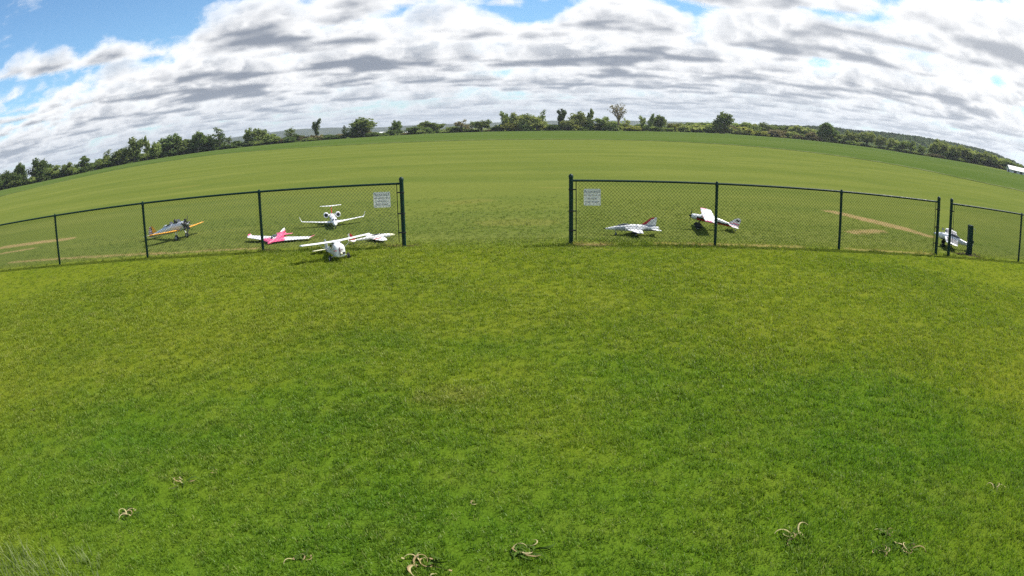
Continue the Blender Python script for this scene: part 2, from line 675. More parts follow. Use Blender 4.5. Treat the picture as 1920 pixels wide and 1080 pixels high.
# ------------------------------------------------------------------ near grass: real blades, instanced
def tuft(seed, nb, hgt, spread, wid):
    r = random.Random(seed)
    m = MB()
    for _ in range(nb):
        a = r.uniform(0, 2 * PI)
        d = spread * math.sqrt(r.random())
        bx, by = d * math.cos(a), d * math.sin(a)
        h = hgt * r.uniform(0.55, 1.15)
        az = r.uniform(0, 2 * PI)
        lean = r.uniform(0.1, 0.75)
        w = wid * r.uniform(0.7, 1.2)
        dx, dy = math.cos(az), math.sin(az)
        sx, sy = -dy * w / 2, dx * w / 2
        pts = []
        for k in (0, 0.45, 0.8, 1.0):
            off = lean * h * k * k
            z = h * k * (1 - 0.35 * lean * k)
            pts.append((bx + dx * off, by + dy * off, z))
        ww = (0.9, 1.0, 0.7)
        vs = []
        for p, q in zip(pts[:3], ww):
            vs += [(p[0] - sx * q, p[1] - sy * q, p[2]), (p[0] + sx * q, p[1] + sy * q, p[2])]
        vs.append(pts[3])
        m.add(vs, [(0, 1, 3, 2), (2, 3, 5, 4), (4, 5, 6)])
    return bpy.data.objects.new('grass_tuft', m.mesh('grass_tuft', M_GRASS))


def scatter_object(name, pts, rotz, tilt, scl, sources, label):
    me = bpy.data.meshes.new(name)
    me.vertices.add(len(pts))
    me.vertices.foreach_set('co', np.asarray(pts, dtype=np.float32).ravel())
    a = me.attributes.new('rot', 'FLOAT_VECTOR', 'POINT')
    rv = np.stack([tilt[:, 0], tilt[:, 1], rotz], 1).astype(np.float32)
    a.data.foreach_set('vector', rv.ravel())
    a = me.attributes.new('scl', 'FLOAT', 'POINT')
    a.data.foreach_set('value', scl.astype(np.float32))
    a = me.attributes.new('pick', 'INT', 'POINT')
    a.data.foreach_set('value', RNG.integers(0, len(sources), len(pts)).astype(np.int32))
    o = bpy.data.objects.new(name, me)
    COL.objects.link(o)
    ng = bpy.data.node_groups.new(name, 'GeometryNodeTree')
    ng.interface.new_socket('Geometry', in_out='INPUT', socket_type='NodeSocketGeometry')
    ng.interface.new_socket('Geometry', in_out='OUTPUT', socket_type='NodeSocketGeometry')
    N, L = ng.nodes, ng.links
    gi, go = N.new('NodeGroupInput'), N.new('NodeGroupOutput')
    m2p = N.new('GeometryNodeMeshToPoints')
    L.new(gi.outputs[0], m2p.inputs[0])
    g2i = N.new('GeometryNodeGeometryToInstance')
    for s in sources:
        oi = N.new('GeometryNodeObjectInfo')
        oi.inputs['Object'].default_value = s
        L.new(oi.outputs['Geometry'], g2i.inputs[0])
    iop = N.new('GeometryNodeInstanceOnPoints')
    L.new(m2p.outputs[0], iop.inputs['Points'])
    L.new(g2i.outputs[0], iop.inputs['Instance'])
    iop.inputs['Pick Instance'].default_value = True

    def attr(nm, dt):
        nd = N.new('GeometryNodeInputNamedAttribute')
        nd.data_type = dt
        nd.inputs[0].default_value = nm
        return nd.outputs[0]
    L.new(attr('pick', 'INT'), iop.inputs['Instance Index'])
    e2r = N.new('FunctionNodeEulerToRotation')
    L.new(attr('rot', 'FLOAT_VECTOR'), e2r.inputs[0])
    L.new(e2r.outputs[0], iop.inputs['Rotation'])
    L.new(attr('scl', 'FLOAT'), iop.inputs['Scale'])
    L.new(iop.outputs[0], go.inputs[0])
    md = o.modifiers.new('scatter', 'NODES')
    md.node_group = ng
    return tag(o, label=label, cat='grass', kind='stuff')


def sector(r0, r1, az0, az1, dens):
    area = (r1 * r1 - r0 * r0) / 2 * (az1 - az0)
    n = int(area * dens)
    r = np.sqrt(RNG.uniform(r0 * r0, r1 * r1, n))
    a = RNG.uniform(az0, az1, n)
    return np.stack([r * np.sin(a), r * np.cos(a)], 1)


SOIL = [(pix(*a), pix(*b), w) for a, b, w, k in PATCHES if k == 1]
DRY = [(pix(*a), pix(*b), w) for a, b, w, k in PATCHES if k == 0]


def near_seg(P, segs, grow=1.0):
    out = np.zeros(len(P), bool)
    for a, b, w in segs:
        a, b = np.array(a), np.array(b)
        d = b - a
        h = np.clip(((P - a) @ d) / (d @ d + 1e-9), 0, 1)
        out |= np.hypot(*(P - a - h[:, None] * d).T) < w * grow
    return out


def build_grass():
    src = [tuft(11 + i, 16, 0.036, 0.048, 0.0048) for i in range(4)]
    parts, sizes = [], []
    for r0, r1, dens, s in ((1.9, 5.5, 520, 1.0), (5.5, 9, 330, 1.15), (9, 13.6, 190, 1.35), (13.6, 23, 110, 1.05)):
        P = sector(r0, r1, R(-62), R(62), dens)
        parts.append(P)
        sizes.append(np.full(len(P), s))
    P, S = np.concatenate(parts), np.concatenate(sizes)
    thin = RNG.random(len(P)) < np.clip((23 - np.hypot(P[:, 0], P[:, 1])) / 9, 0, 1) ** 1.3
    keep = thin & ~near_seg(P, SOIL, 0.85) & ~(near_seg(P, DRY, 0.9) & (RNG.random(len(P)) < 0.6))
    P, S = P[keep], S[keep]
    # uneven length: longer tussocks in places
    patch = np.sin(P[:, 0] * 1.3 + 2 * np.sin(P[:, 1] * 0.7)) * np.sin(P[:, 1] * 1.1 + 1.5 * np.sin(P[:, 0] * 0.9))
    fence_gap = np.abs(P[:, 1] - (FY - 0.0466 * P[:, 0]))
    S = S * (0.85 + 0.25 * RNG.random(len(P)) + 0.14 * patch)
    S = np.where((fence_gap < 0.10) & (RNG.random(len(P)) < 0.5) & ((P[:, 0] < -1.8) | (P[:, 0] > 1.4)), S * 1.7, S)
    Z = np.array([gz(x, y) for x, y in P]) - 0.002
    pts = np.column_stack([P, Z])
    scatter_object('grass', pts, RNG.uniform(0, 2 * PI, len(P)), RNG.normal(0, 0.12, (len(P), 2)), S, src, 'short mown green grass of the lawn and field edge')


build_grass()


def build_tall_grass():
    M_TALL = build_plain_foliage('pale_tall_grass', (0.13, 0.18, 0.055), (0.26, 0.29, 0.13), 6.0)
    r = random.Random(5)
    m = MB()
    c = on_ground(60, 1095)
    for i in range(420):
        u = r.uniform(-90, 190) if i % 4 else r.uniform(-90, 80)
        v = r.uniform(1035, 1130)
        p = on_ground(u, v)
        h = r.uniform(0.06, 0.21) * (1.25 - 0.003 * max(0, u))
        a = r.uniform(0, 2 * PI)
        lean = r.uniform(0.1, 0.6)
        w = r.uniform(0.003, 0.006)
        dx, dy = math.cos(a), math.sin(a)
        vs = []
        for k in (0, .35, .7, 1):
            x, y = p.x + dx * lean * h * k * k, p.y + dy * lean * h * k * k
            z = p.z + h * k * (1 - .3 * lean * k) - 0.005
            ww = w * (1 - k * 0.85)
            vs += [(x - dy * ww, y + dx * ww, z), (x + dy * ww, y - dx * ww, z)]
        m.add(vs, [(0, 1, 3, 2), (2, 3, 5, 4), (4, 5, 7, 6)])
    o = m.build('tall_grass', M_TALL)
    tag(o, label='patch of pale uncut tall grass at the lawn edge', cat='grass', kind='stuff')


build_tall_grass()

# ------------------------------------------------------------------ trees
M_BARK = mat('bark', (0.10, 0.085, 0.07), 0.9, noise=0.4, nscale=3)
M_BAREBARK = mat('pale_bark', (0.22, 0.17, 0.12), 0.9, noise=0.3, nscale=3)
LEAF = {
    'dark': build_plain_foliage('leaf_dark', (0.058, 0.092, 0.03), (0.13, 0.17, 0.055), 0.35),
    'mid': build_plain_foliage('leaf_mid', (0.12, 0.165, 0.048), (0.225, 0.262, 0.09), 0.35),
    'light': build_plain_foliage('leaf_light', (0.19, 0.225, 0.066), (0.31, 0.325, 0.125), 0.35),
    'yellow': build_plain_foliage('leaf_yellow', (0.18, 0.2, 0.045), (0.29, 0.28, 0.085), 0.35),
    'brown': build_plain_foliage('leaf_brown', (0.13, 0.11, 0.06), (0.22, 0.185, 0.105), 0.35),
}


def tree_meshes(seed, kind):
    """Unit-ish tree 10 m tall: trunk+limb mesh and crown mesh."""
    r = random.Random(seed)
    wood, crown = MB(), MB()
    tips = []

    def grow(p, d, length, rad, level, maxl):
        n = 4
        pts, rads = [p], [rad]
        q = p.copy()
        dd = d.copy()
        for i in range(n):
            dd = (dd + Vector((r.gauss(0, .12), r.gauss(0, .12), r.gauss(0.03, .07)))).normalized()
            q = q + dd * length / n
            pts.append(q.copy())
            rads.append(rad * (1 - 0.5 * (i + 1) / n))
        wood.tube(pts, rads, 6 if level == 0 else 4, cap=False)
        if level >= maxl:
            tips.append((pts[-1], length))
            tips.append((pts[-3], length))
            return
        kids = P['kids'][level]
        for k in range(kids):
            f = P['from'] + (1 - P['from']) * (k + r.random() * .7) / kids if level == 0 else r.uniform(0.3, 1)
            i = min(n - 1, int(f * n))
            base = pts[i].lerp(pts[i + 1], f * n - i if f < 1 else 1)
            az = k * 2.4 + r.uniform(0, 1)
            spread = P['spread'] * r.uniform(0.7, 1.2)
            side = Vector((math.cos(az), math.sin(az), 0))
            nd = (dd * math.cos(spread) + side * math.sin(spread) + Vector((0, 0, P['up']))).normalized()
            grow(base, nd, length * P['len'] * r.uniform(.75, 1.1) * (1.0 - 0.35 * (f if level == 0 else 0)), rads[i] * .6, level + 1, maxl)
        tips.append((pts[-1], length * .6))

    P = {
        'round': dict(kids=(9, 4), **{'from': .22}, spread=1.05, up=.15, len=.62, n=26, s=(.30, .62), rad=1.35, levels=2, h=6.6),
        'tall': dict(kids=(9, 3), **{'from': .2}, spread=.6, up=.3, len=.50, n=26, s=(.28, .55), rad=1.0, levels=2, h=7.6),
        'open': dict(kids=(8, 4), **{'from': .3}, spread=.85, up=.2, len=.58, n=11, s=(.22, .45), rad=.85, levels=2, h=7.0),
        'bare': dict(kids=(7, 5, 3), **{'from': .45}, spread=.62, up=.32, len=.66, n=2, s=(.14, .26), rad=.6, levels=3, h=5.6),
        'bush': dict(kids=(8, 4), **{'from': .05}, spread=1.15, up=.2, len=.75, n=26, s=(.5, 1.0), rad=2.0, levels=2, h=5.0),
    }[kind]
    grow(Vector((0, 0, -.3)), Vector((r.gauss(0, .05), r.gauss(0, .05), 1)).normalized(), P['h'], .28 if kind != 'bush' else .18, 0, P['levels'])
    # leaf sprays: small bent faces spread round each twig end
    for p, L in tips:
        if r.random() < .12:
            continue
        rad = P['rad'] * r.uniform(.6, 1.2)
        for _ in range(int(P['n'] * r.uniform(.5, 1.3))):
            v = Vector((r.gauss(0, 1), r.gauss(0, 1), r.gauss(0, .8))).normalized() * rad * r.random() ** .45
            c = p + v
            if c.z < (.15 if kind == 'bush' else 1.0):
                continue
            s = r.uniform(*P['s'])
            nrm = (v.normalized() + Vector((r.gauss(0, .5), r.gauss(0, .5), r.gauss(.3, .5)))).normalized()
            a = nrm.orthogonal().normalized()
            a.rotate(Matrix.Rotation(r.uniform(0, 6.28), 3, nrm))
            b = nrm.cross(a)
            crown.add([c - a * s, c - b * s * .55 + nrm * s * .15, c + a * s, c + b * s * .55 - nrm * s * .1], [(0, 1, 2), (0, 2, 3)])
    allv = np.array(wood.v + crown.v)
    if len(crown.v):
        cv = np.array(crown.v)
        top = np.percentile(cv[:, 2], 99.7)
        wid = np.percentile(np.hypot(cv[:, 0], cv[:, 1]), 95) * 2
    else:
        top, wid = allv[:, 2].max(), 6
    # normalise to 1 m tall, 1 m wide
    f = np.array([1 / wid, 1 / wid, 1 / top])
    for mb in (wood, crown):
        mb.v = [tuple(np.array(p) * f) for p in mb.v]
    return wood, crown


TREE_BANK = {}


def tree_proto(kind, leaf, var):
    key = (kind, leaf, var)
    if key not in TREE_BANK:
        w, c = tree_meshes(hash((kind, var)) % 1000 if False else {'round': 10, 'tall': 20, 'open': 30, 'bare': 40, 'bush': 50}[kind] + var, kind)
        TREE_BANK[key] = (w.mesh('trunk', M_BAREBARK if kind == 'bare' else M_BARK), c.mesh('crown', LEAF[leaf]))
    return TREE_BANK[key]


def edge_dist(az):
    return float(np.interp(math.degrees(az), [-60, -45, -40, -30, -20, -10, 0, 10, 18, 22, 30, 36, 42, 50, 60], [290, 300, 310, 320, 330, 330, 330, 330, 335, 350, 350, 345, 340, 335, 330]))


KINDNAME = {'round': 'round-crowned', 'tall': 'tall narrow', 'open': 'open-branched', 'bare': 'bare', 'bush': 'low bushy'}
LEAFNAME = {'dark': 'dark green', 'mid': 'green', 'light': 'pale green', 'yellow': 'yellow-green', 'brown': 'brownish'}


ZONES = [(225, 'far beyond the silver vintage plane'), (520, 'between vintage plane and lone dark tree'), (640, 'around the tall lone dark tree'), (850, 'beside the distant white sheds'), (1040, 'above the gateway between the fences'),
         (1260, 'around the bare vase-shaped tree'), (1460, 'beside the pale shrub thicket'), (1740, 'below the wooded ridge'), (9999, 'next to the long white shed')]


def plant_tree(u, vtop, wpx, kind, leaf, label=None, back=0.0, var=None, sink=0.0):
    a, e = az_of(u, vtop)
    r = edge_dist(a) + back + random.uniform(-4, 6)
    x, y = r * math.sin(a), r * math.cos(a)
    z = gz(x, y)
    h = (CAMH + e * r - z) * (1.15 if kind == 'bush' else 1.04)
    w = wpx / 1230 * r * (1.35 if kind == 'bush' else 1.1)
    if var is None:
        var = random.randrange(3)
    tm, cm = tree_proto(kind, leaf, var)
    shrub = kind == 'bush'
    if label is None:
        zone = next(nm for lim, nm in ZONES if u < lim)
        rank = 'behind' if back > 20 else 'in'
        label = f'{LEAFNAME[leaf]} {KINDNAME[kind]} {"shrub" if shrub else "tree"} {rank} the hedgerow {zone}'
        group = f'{LEAFNAME[leaf]} {KINDNAME[kind]} {"shrubs" if shrub else "trees"} {rank} the hedgerow {zone}'
    else:
        group = None
    o = empty('hedgerow_shrub' if shrub else 'hedgerow_tree', (x, y, z - sink), (0, 0, random.uniform(0, 6.28)), label, 'shrub' if shrub else 'tree', group)
    o.scale = (w, w, max(h, 1.0) + sink)
    for nm, me in (('trunk', tm), ('crown', cm)):
        c = bpy.data.objects.new(nm, me)
        COL.objects.link(c)
        c.parent = o
    return o


TREES = [
    # left wood
    (-14, 330, 40, 'round', 'dark'), (12, 322, 34, 'round', 'dark'), (38, 307, 30, 'round', 'dark'), (68, 299, 38, 'round', 'dark'),
    (100, 312, 36, 'round', 'mid'), (126, 306, 26, 'round', 'mid'), (155, 294, 24, 'tall', 'dark'), (178, 299, 26, 'open', 'mid'), (201, 282, 26, 'open', 'mid'),
    (221, 282, 34, 'round', 'mid'), (250, 260, 38, 'round', 'mid'), (275, 257, 24, 'tall', 'mid'), (294, 267, 26, 'round', 'mid'), (317, 255, 42, 'round', 'dark'),
    (344, 261, 36, 'round', 'mid'), (370, 248, 32, 'round', 'dark'), (392, 254, 28, 'round', 'dark'), (410, 240, 34, 'open', 'dark'), (433, 255, 22, 'open', 'mid'), (458, 242, 20, 'tall', 'mid'),
    (485, 242, 34, 'round', 'mid'), (507, 251, 30, 'round', 'mid'), (545, 239, 32, 'open', 'mid'), (593, 225, 24, 'tall', 'dark', 'tall narrow dark tree standing alone above low hedge, far hills behind'),
    (644, 236, 12, 'open', 'dark'), (682, 222, 46, 'round', 'mid', 'broad flat-topped green tree alone beside distant white sheds'),
    (745, 227, 24, 'round', 'dark', 'compact dark tree between the two distant white sheds'), (773, 238, 26, 'round', 'dark'), (800, 228, 34, 'round', 'mid'), (818, 231, 26, 'round', 'mid'),
    (866, 225, 34, 'open', 'brown', 'brownish half-leafed tree in the far hedgerow'), (882, 227, 22, 'open', 'mid'), (903, 226, 30, 'round', 'mid'),
    (943, 210, 22, 'tall', 'mid'), (966, 213, 28, 'round', 'light'), (988, 215, 36, 'round', 'light'), (1005, 219, 26, 'round', 'light'), (1018, 207, 18, 'open', 'mid'), (1047, 205, 24, 'tall', 'dark', 'ragged dark tree with bare lower trunk in the far hedgerow'),
    (1062, 226, 22, 'round', 'light'), (1083, 211, 32, 'round', 'light'), (1107, 205, 24, 'tall', 'mid'), (1133, 220, 30, 'round', 'mid'),
    (1155, 195, 40, 'bare', 'brown', 'tall bare brown vase-shaped tree standing above the far hedgerow'), (1174, 222, 18, 'open', 'light'), (1203, 218, 18, 'tall', 'mid'), (1217, 214, 20, 'tall', 'mid'), (1235, 217, 28, 'round', 'mid'),
    # right side
    (1358, 212, 36, 'round', 'mid', 'large bushy green tree rising above the pale shrub thicket'), (1345, 224, 20, 'open', 'mid'), (1548, 231, 40, 'round', 'dark', 'dense dark round tree standing out before the wooded ridge'),
    (1578, 252, 22, 'round', 'light'), (1600, 248, 28, 'round', 'light'), (1626, 248, 30, 'round', 'light'), (1652, 256, 26, 'round', 'light'), (1672, 260, 28, 'round', 'light'), (1690, 265, 26, 'round', 'mid'),
    (1708, 265, 24, 'round', 'mid'), (1730, 274, 22, 'round', 'mid'), (1752, 268, 28, 'round', 'light'), (1770, 265, 34, 'round', 'light'), (1790, 273, 28, 'round', 'light'), (1806, 275, 34, 'round', 'light'), (1830, 283, 30, 'round', 'light'), (1850, 286, 34, 'round', 'light'),
    (1868, 293, 30, 'round', 'light'), (1890, 301, 28, 'round', 'mid'), (1910, 308, 24, 'round', 'mid'), (1935, 314, 30, 'round', 'mid'), (1960, 325, 34, 'round', 'mid'),
]
for tr in TREES:
    plant_tree(*tr)
# second rank behind, to close the wood where the photograph shows it closed
for u, vt, w, k, l in [(25, 322, 40, 'round', 'dark'), (85, 309, 40, 'round', 'dark'), (140, 311, 36, 'round', 'dark'), (190, 297, 40, 'round', 'dark'), (235, 279, 40, 'round', 'dark'), (300, 271, 50, 'round', 'dark'),
                       (360, 262, 46, 'round', 'dark'), (400, 262, 40, 'round', 'dark'), (955, 220, 40, 'round', 'mid'), (1000, 222, 40, 'round', 'mid'), (1095, 222, 40, 'round', 'mid'), (1225, 224, 34, 'round', 'mid'),
                       (1390, 230, 44, 'round', 'mid'), (1412, 232, 36, 'round', 'light'), (1432, 231, 40, 'round', 'mid'), (1325, 229, 36, 'round', 'mid'), (1300, 231, 34, 'round', 'mid'), (1470, 236, 38, 'round', 'mid'), (1492, 236, 40, 'round', 'light'), (1515, 240, 36, 'round', 'light'),
                       (1760, 268, 40, 'round', 'mid'), (1820, 281, 40, 'round', 'mid'), (1880, 297, 40, 'round', 'mid')]:
    plant_tree(u, vt, w, k, l, back=28)
# shrubs at the feet of the trees
_r = random.Random(9)
u = -20
while u < 1960:
    if u < 520:
        top = np.interp(u, [-20, 0, 60, 150, 240, 300, 400, 520], [345, 341, 330, 312, 293, 283, 269, 259])
        leaf = _r.choice(['dark', 'dark', 'mid'])
    elif u < 930:
        top = np.interp(u, [520, 640, 700, 830, 930], [258, 251, 249, 242, 239])
        leaf = _r.choice(['dark', 'dark', 'mid', 'brown'])
    elif u < 1260:
        top = np.interp(u, [930, 1000, 1150, 1260], [236, 235, 233, 235])
        leaf = _r.choice(['dark', 'mid', 'light', 'yellow'])
    elif u < 1570:
        top = np.interp(u, [1260, 1350, 1440, 1550, 1570], [234, 237, 244, 254, 260])
        leaf = _r.choice(['light', 'yellow', 'mid', 'light', 'brown'])
    elif u < 1720:
        top = np.interp(u, [1570, 1720], [262, 285])
        leaf = _r.choice(['mid', 'dark', 'light'])
    else:
        top = np.interp(u, [1720, 1780, 1850, 1960], [285, 291, 304, 333])
        leaf = _r.choice(['mid', 'dark', 'brown'])
    wp = _r.uniform(16, 30)
    plant_tree(u, top + _r.uniform(-3, 5), wp, 'bush', leaf, back=_r.uniform(-3, 10), sink=0.3)
    u += wp * 0.62


# ------------------------------------------------------------------ wooded ridge and far hills
def ridge(name, pts, r0, depth, material, label, kind='structure'):
    """Hill whose crest follows (azimuth deg, elevation tangent) pairs at distance r0+depth/2."""
    az = np.radians(np.linspace(pts[0][0], pts[-1][0], 90))
    el = np.interp(np.degrees(az), [p[0] for p in pts], [p[1] for p in pts])
    m = MB()
    rows = []
    for i, (a, e) in enumerate(zip(az, el)):
        row = []
        rc = r0 + depth / 2
        top = CAMH + e * rc
        for k, (f, hgt) in enumerate(((0, -.02), (.2, .3), (.35, .7), (.5, 1), (.65, .8), (.85, .3), (1, -.02))):
            r = r0 + depth * f
            row.append((r * math.sin(a), r * math.cos(a), gz(r * math.sin(a), r * math.cos(a)) * (hgt < .01) + top * hgt - (2 if hgt < 0 else 0)))
        rows.append(row)
    n = 7
    m.add([p for r in rows for p in r], [(i * n + k, (i + 1) * n + k, (i + 1) * n + k + 1, i * n + k + 1) for i in range(len(rows) - 1) for k in range(n - 1)])
    o = m.build(name, material)
    bm_normals(o)
    o.data.polygons.foreach_set('use_smooth', [True] * len(o.data.polygons))
    return tag(o, label=label, kind=kind), az, el


M_HILL = build_plain_foliage('hill_grass', (0.05, 0.075, 0.02), (0.08, 0.11, 0.03), 0.02)
RIDGE = [(20, .006), (23.4, .0110), (26, .0140), (29.1, .0175), (31.1, .0165), (33, .019), (35.1, .0205), (38.7, .0215), (41.3, .0208), (44, .0195), (46.8, .0130), (48, .0085), (52, .006), (60, .004)]
hill, raz, rel = ridge('hill', RIDGE, 620, 500, M_HILL, 'wooded ridge beyond the field, dark with trees')


def build_woodland():
    """Tree crowns closing over the ridge: one far mass."""
    r = random.Random(3)
    m = MB()
    for i in range(1500):
        a = R(r.uniform(20, 58))
        e = float(np.interp(math.degrees(a), [p[0] for p in RIDGE], [p[1] for p in RIDGE]))
        f = r.choice([.5, .5, r.uniform(.12, .5), r.uniform(.2, .5)])
        rr = 620 + 500 * f
        top = CAMH + e * 870
        hz = np.interp(f, [0, .2, .35, .5], [0, .3, .7, 1]) * top
        w = r.uniform(3, 5.5)
        h = r.uniform(2.2, 4.2)
        x, y = rr * math.sin(a), rr * math.cos(a)
        for _ in range(34):
            v = Vector((r.gauss(0, 1), r.gauss(0, 1), abs(r.gauss(0, .8)))).normalized()
            k = r.uniform(.75, 1.05)
            c = Vector((x + v.x * w * k, y + v.y * w * k, hz + v.z * h * k))
            s = r.uniform(.8, 1.6)
            nrm = (v + Vector((r.gauss(0, .35), r.gauss(0, .35), r.gauss(0, .35)))).normalized()
            p = nrm.orthogonal().normalized()
            q = nrm.cross(p)
            m.add([c - p * s, c - q * s, c + p * s, c + q * s], [(0, 1, 2, 3)])
    o = m.build('woodland', build_plain_foliage('ridge_leaves', (0.030, 0.052, 0.018), (0.068, 0.098, 0.032), 0.06))
    tag(o, label='dark woodland covering the distant ridge', cat='woodland', kind='stuff')


build_woodland()
ridge('far_hills', [(-34, .004), (-28, .008), (-22, .0115), (-17, .0135), (-14, .0115), (-12, .0085), (-9.5, .0065), (-6, .0075), (-3, .0065), (0, .007), (5, .009), (12, .0105), (18, .012), (24, .012), (30, .008)], 3200, 1400,
      build_plain_foliage('far_hill_woods', (0.04, 0.065, 0.03), (0.08, 0.105, 0.045), 0.008), 'low far hills on the horizon')


# ------------------------------------------------------------------ air
def build_haze():
    m = MB()
    m.box((0, 0, 46), (11600, 11600, 108))
    hm = bpy.data.materials.new('haze')
    hm.use_nodes = True
    t = NT(hm.node_tree)
    t.n.remove(t.n['Principled BSDF'])
    pv = t.new('ShaderNodeVolumePrincipled')
    pv.inputs['Color'].default_value = (0.86, 0.92, 1.0, 1)
    pv.inputs['Density'].default_value = 0.00013
    pv.inputs['Anisotropy'].default_value = 0.3
    t.l.new(pv.outputs[0], t.n['Material Output'].inputs['Volume'])
    o = m.build('haze', hm)
    tag(o, label='thin bluish haze over the far country', cat='haze', kind='stuff')


build_haze()

# ------------------------------------------------------------------ far buildings
M_WALLW = mat('white_siding', (0.70, 0.70, 0.68), 0.6, noise=0.1, nscale=1.0)
M_ROOFW = mat('pale_metal_roof', (0.72, 0.73, 0.74), 0.45, noise=0.1, nscale=0.6)
M_DOORD = mat('dark_doorway', (0.06, 0.06, 0.07), 0.7)


def shed(u, vbase, r, length, width, wall, roofh, yaw, label, doors):
    a, e = az_of(u, vbase)
    x, y = r * math.sin(a), r * math.cos(a)
    o = empty('long_shed', (x, y, gz(x, y) - 0.1), (0, 0, yaw), label, 'building')
    L, W = length / 2, width / 2
    m = MB()
    m.add([(-L, -W, 0), (L, -W, 0), (L, W, 0), (-L, W, 0), (-L, -W, wall), (L, -W, wall), (L, W, wall), (-L, W, wall), (-L, 0, wall + roofh), (L, 0, wall + roofh)],
          [(0, 1, 5, 4), (2, 3, 7, 6), (0, 4, 8, 7, 3), (1, 2, 6, 9, 5)])
    m.build('wall', M_WALLW, o)
    m = MB()
    for s in (-1, 1):
        ys, zs = s * (W + .5), wall - .5 * roofh / W + .08
        m.add([(-L - .5, ys, zs), (L + .5, ys, zs), (L + .5, 0, wall + roofh + .08), (-L - .5, 0, wall + roofh + .08),
               (-L - .5, ys, zs + .15), (L + .5, ys, zs + .15), (L + .5, 0, wall + roofh + .23), (-L - .5, 0, wall + roofh + .23)],
              [(0, 1, 2, 3), (4, 7, 6, 5), (0, 4, 5, 1), (0, 3, 7, 4), (1, 5, 6, 2)])
    m.build('roof', M_ROOFW, o)
    for dx, dw, dh in doors:
        m = MB()
        m.box((dx, -W - .04, dh / 2), (dw, .08, dh))
        m.build('door', M_DOORD, o)
    m = MB()
    m.box((-L - .04, 0, wall * .4), (.08, width * .4, wall * .8))
    m.build('door', M_DOORD, o)
    return o


shed(1911, 327, 268, 11, 6, 1.2, 1.25, R(-30), 'long white shed with pale gabled roof before the wooded ridge', [(-3, 1.3, .95), (0, 1.3, .95), (3, 1.3, .95)])
shed(726, 250, 420, 9, 5, 1.3, 0.8, R(14), 'low white shed beside the broad flat-topped tree', [(1, 2, 1.0)])
shed(757, 250, 430, 6, 4, 1.1, 0.7, R(5), 'small white shed beside the compact dark tree', [(0, 2, 0.9)])

# ------------------------------------------------------------------ fences
M_POST = mat('green_vinyl', (0.006, 0.030, 0.022), 0.45, spec=0.22, noise=0.25, nscale=14)
M_WIRE = mat('green_wire', (0.007, 0.024, 0.017), 0.6, spec=0.15)
M_BAND = mat('black_band', (0.012, 0.014, 0.014), 0.45, metal=0.3)
POST_T, POST_L, RAIL_R = 0.042, 0.030, 0.023
RAIL_Z = 1.255


def chain_link(a, b, z0, z1, parent):
    """Woven diamond wire between two posts: zig-zag pickets, each hooked with its neighbour."""
    m = MB()
    pitch, hp = 0.0715, 0.0715
    L = (b - a).length
    d = (b - a).normalized()
    nrm = Vector((-d.y, d.x, 0))
    n = int(L / (pitch / 2))
    steps = int((z1 - z0) / (hp / 2))
    w = 0.0033
    for i in range(0, n - 1):
        x0 = i * pitch / 2 + (L - (n - 1) * pitch / 2) / 2
        if i % 2:
            continue
        vs = []
        for fam in (0, 1):
            pass
        # picket i zig-zags between x0 and x0+pitch/2 ; its mirror takes the next half
        for side in (0, 1):
            pts = []
            for k in range(steps + 1):
                xx = x0 + (pitch / 2 if (k + side) % 2 else 0) + side * pitch / 2
                if side:
                    xx = x0 + pitch / 2 + (0 if (k % 2) else pitch / 2)
                else:
                    xx = x0 + (pitch / 2 if k % 2 else 0)
                off = 0.003 if (k % 2) else -0.003
                p = a + d * min(xx, L) + nrm * off
                pts.append(Vector((p.x, p.y, z0 + k * hp / 2 + (a.z + (b.z - a.z) * xx / L))))
            o = len(m.v)
            for p in pts:
                m.v += [tuple(p - d * w * 1.0), tuple(p + d * w), tuple(p + nrm * w * 1.6)]
            for k in range(steps):
                for j in range(3):
                    m.f.append((o + k * 3 + j, o + k * 3 + (j + 1) % 3, o + k * 3 + 3 + (j + 1) % 3, o + k * 3 + 3 + j))
                    m.mi.append(0)
    ob = m.build('chain_link_mesh', M_WIRE, parent)
    ob['kind'] = 'stuff'
    return ob


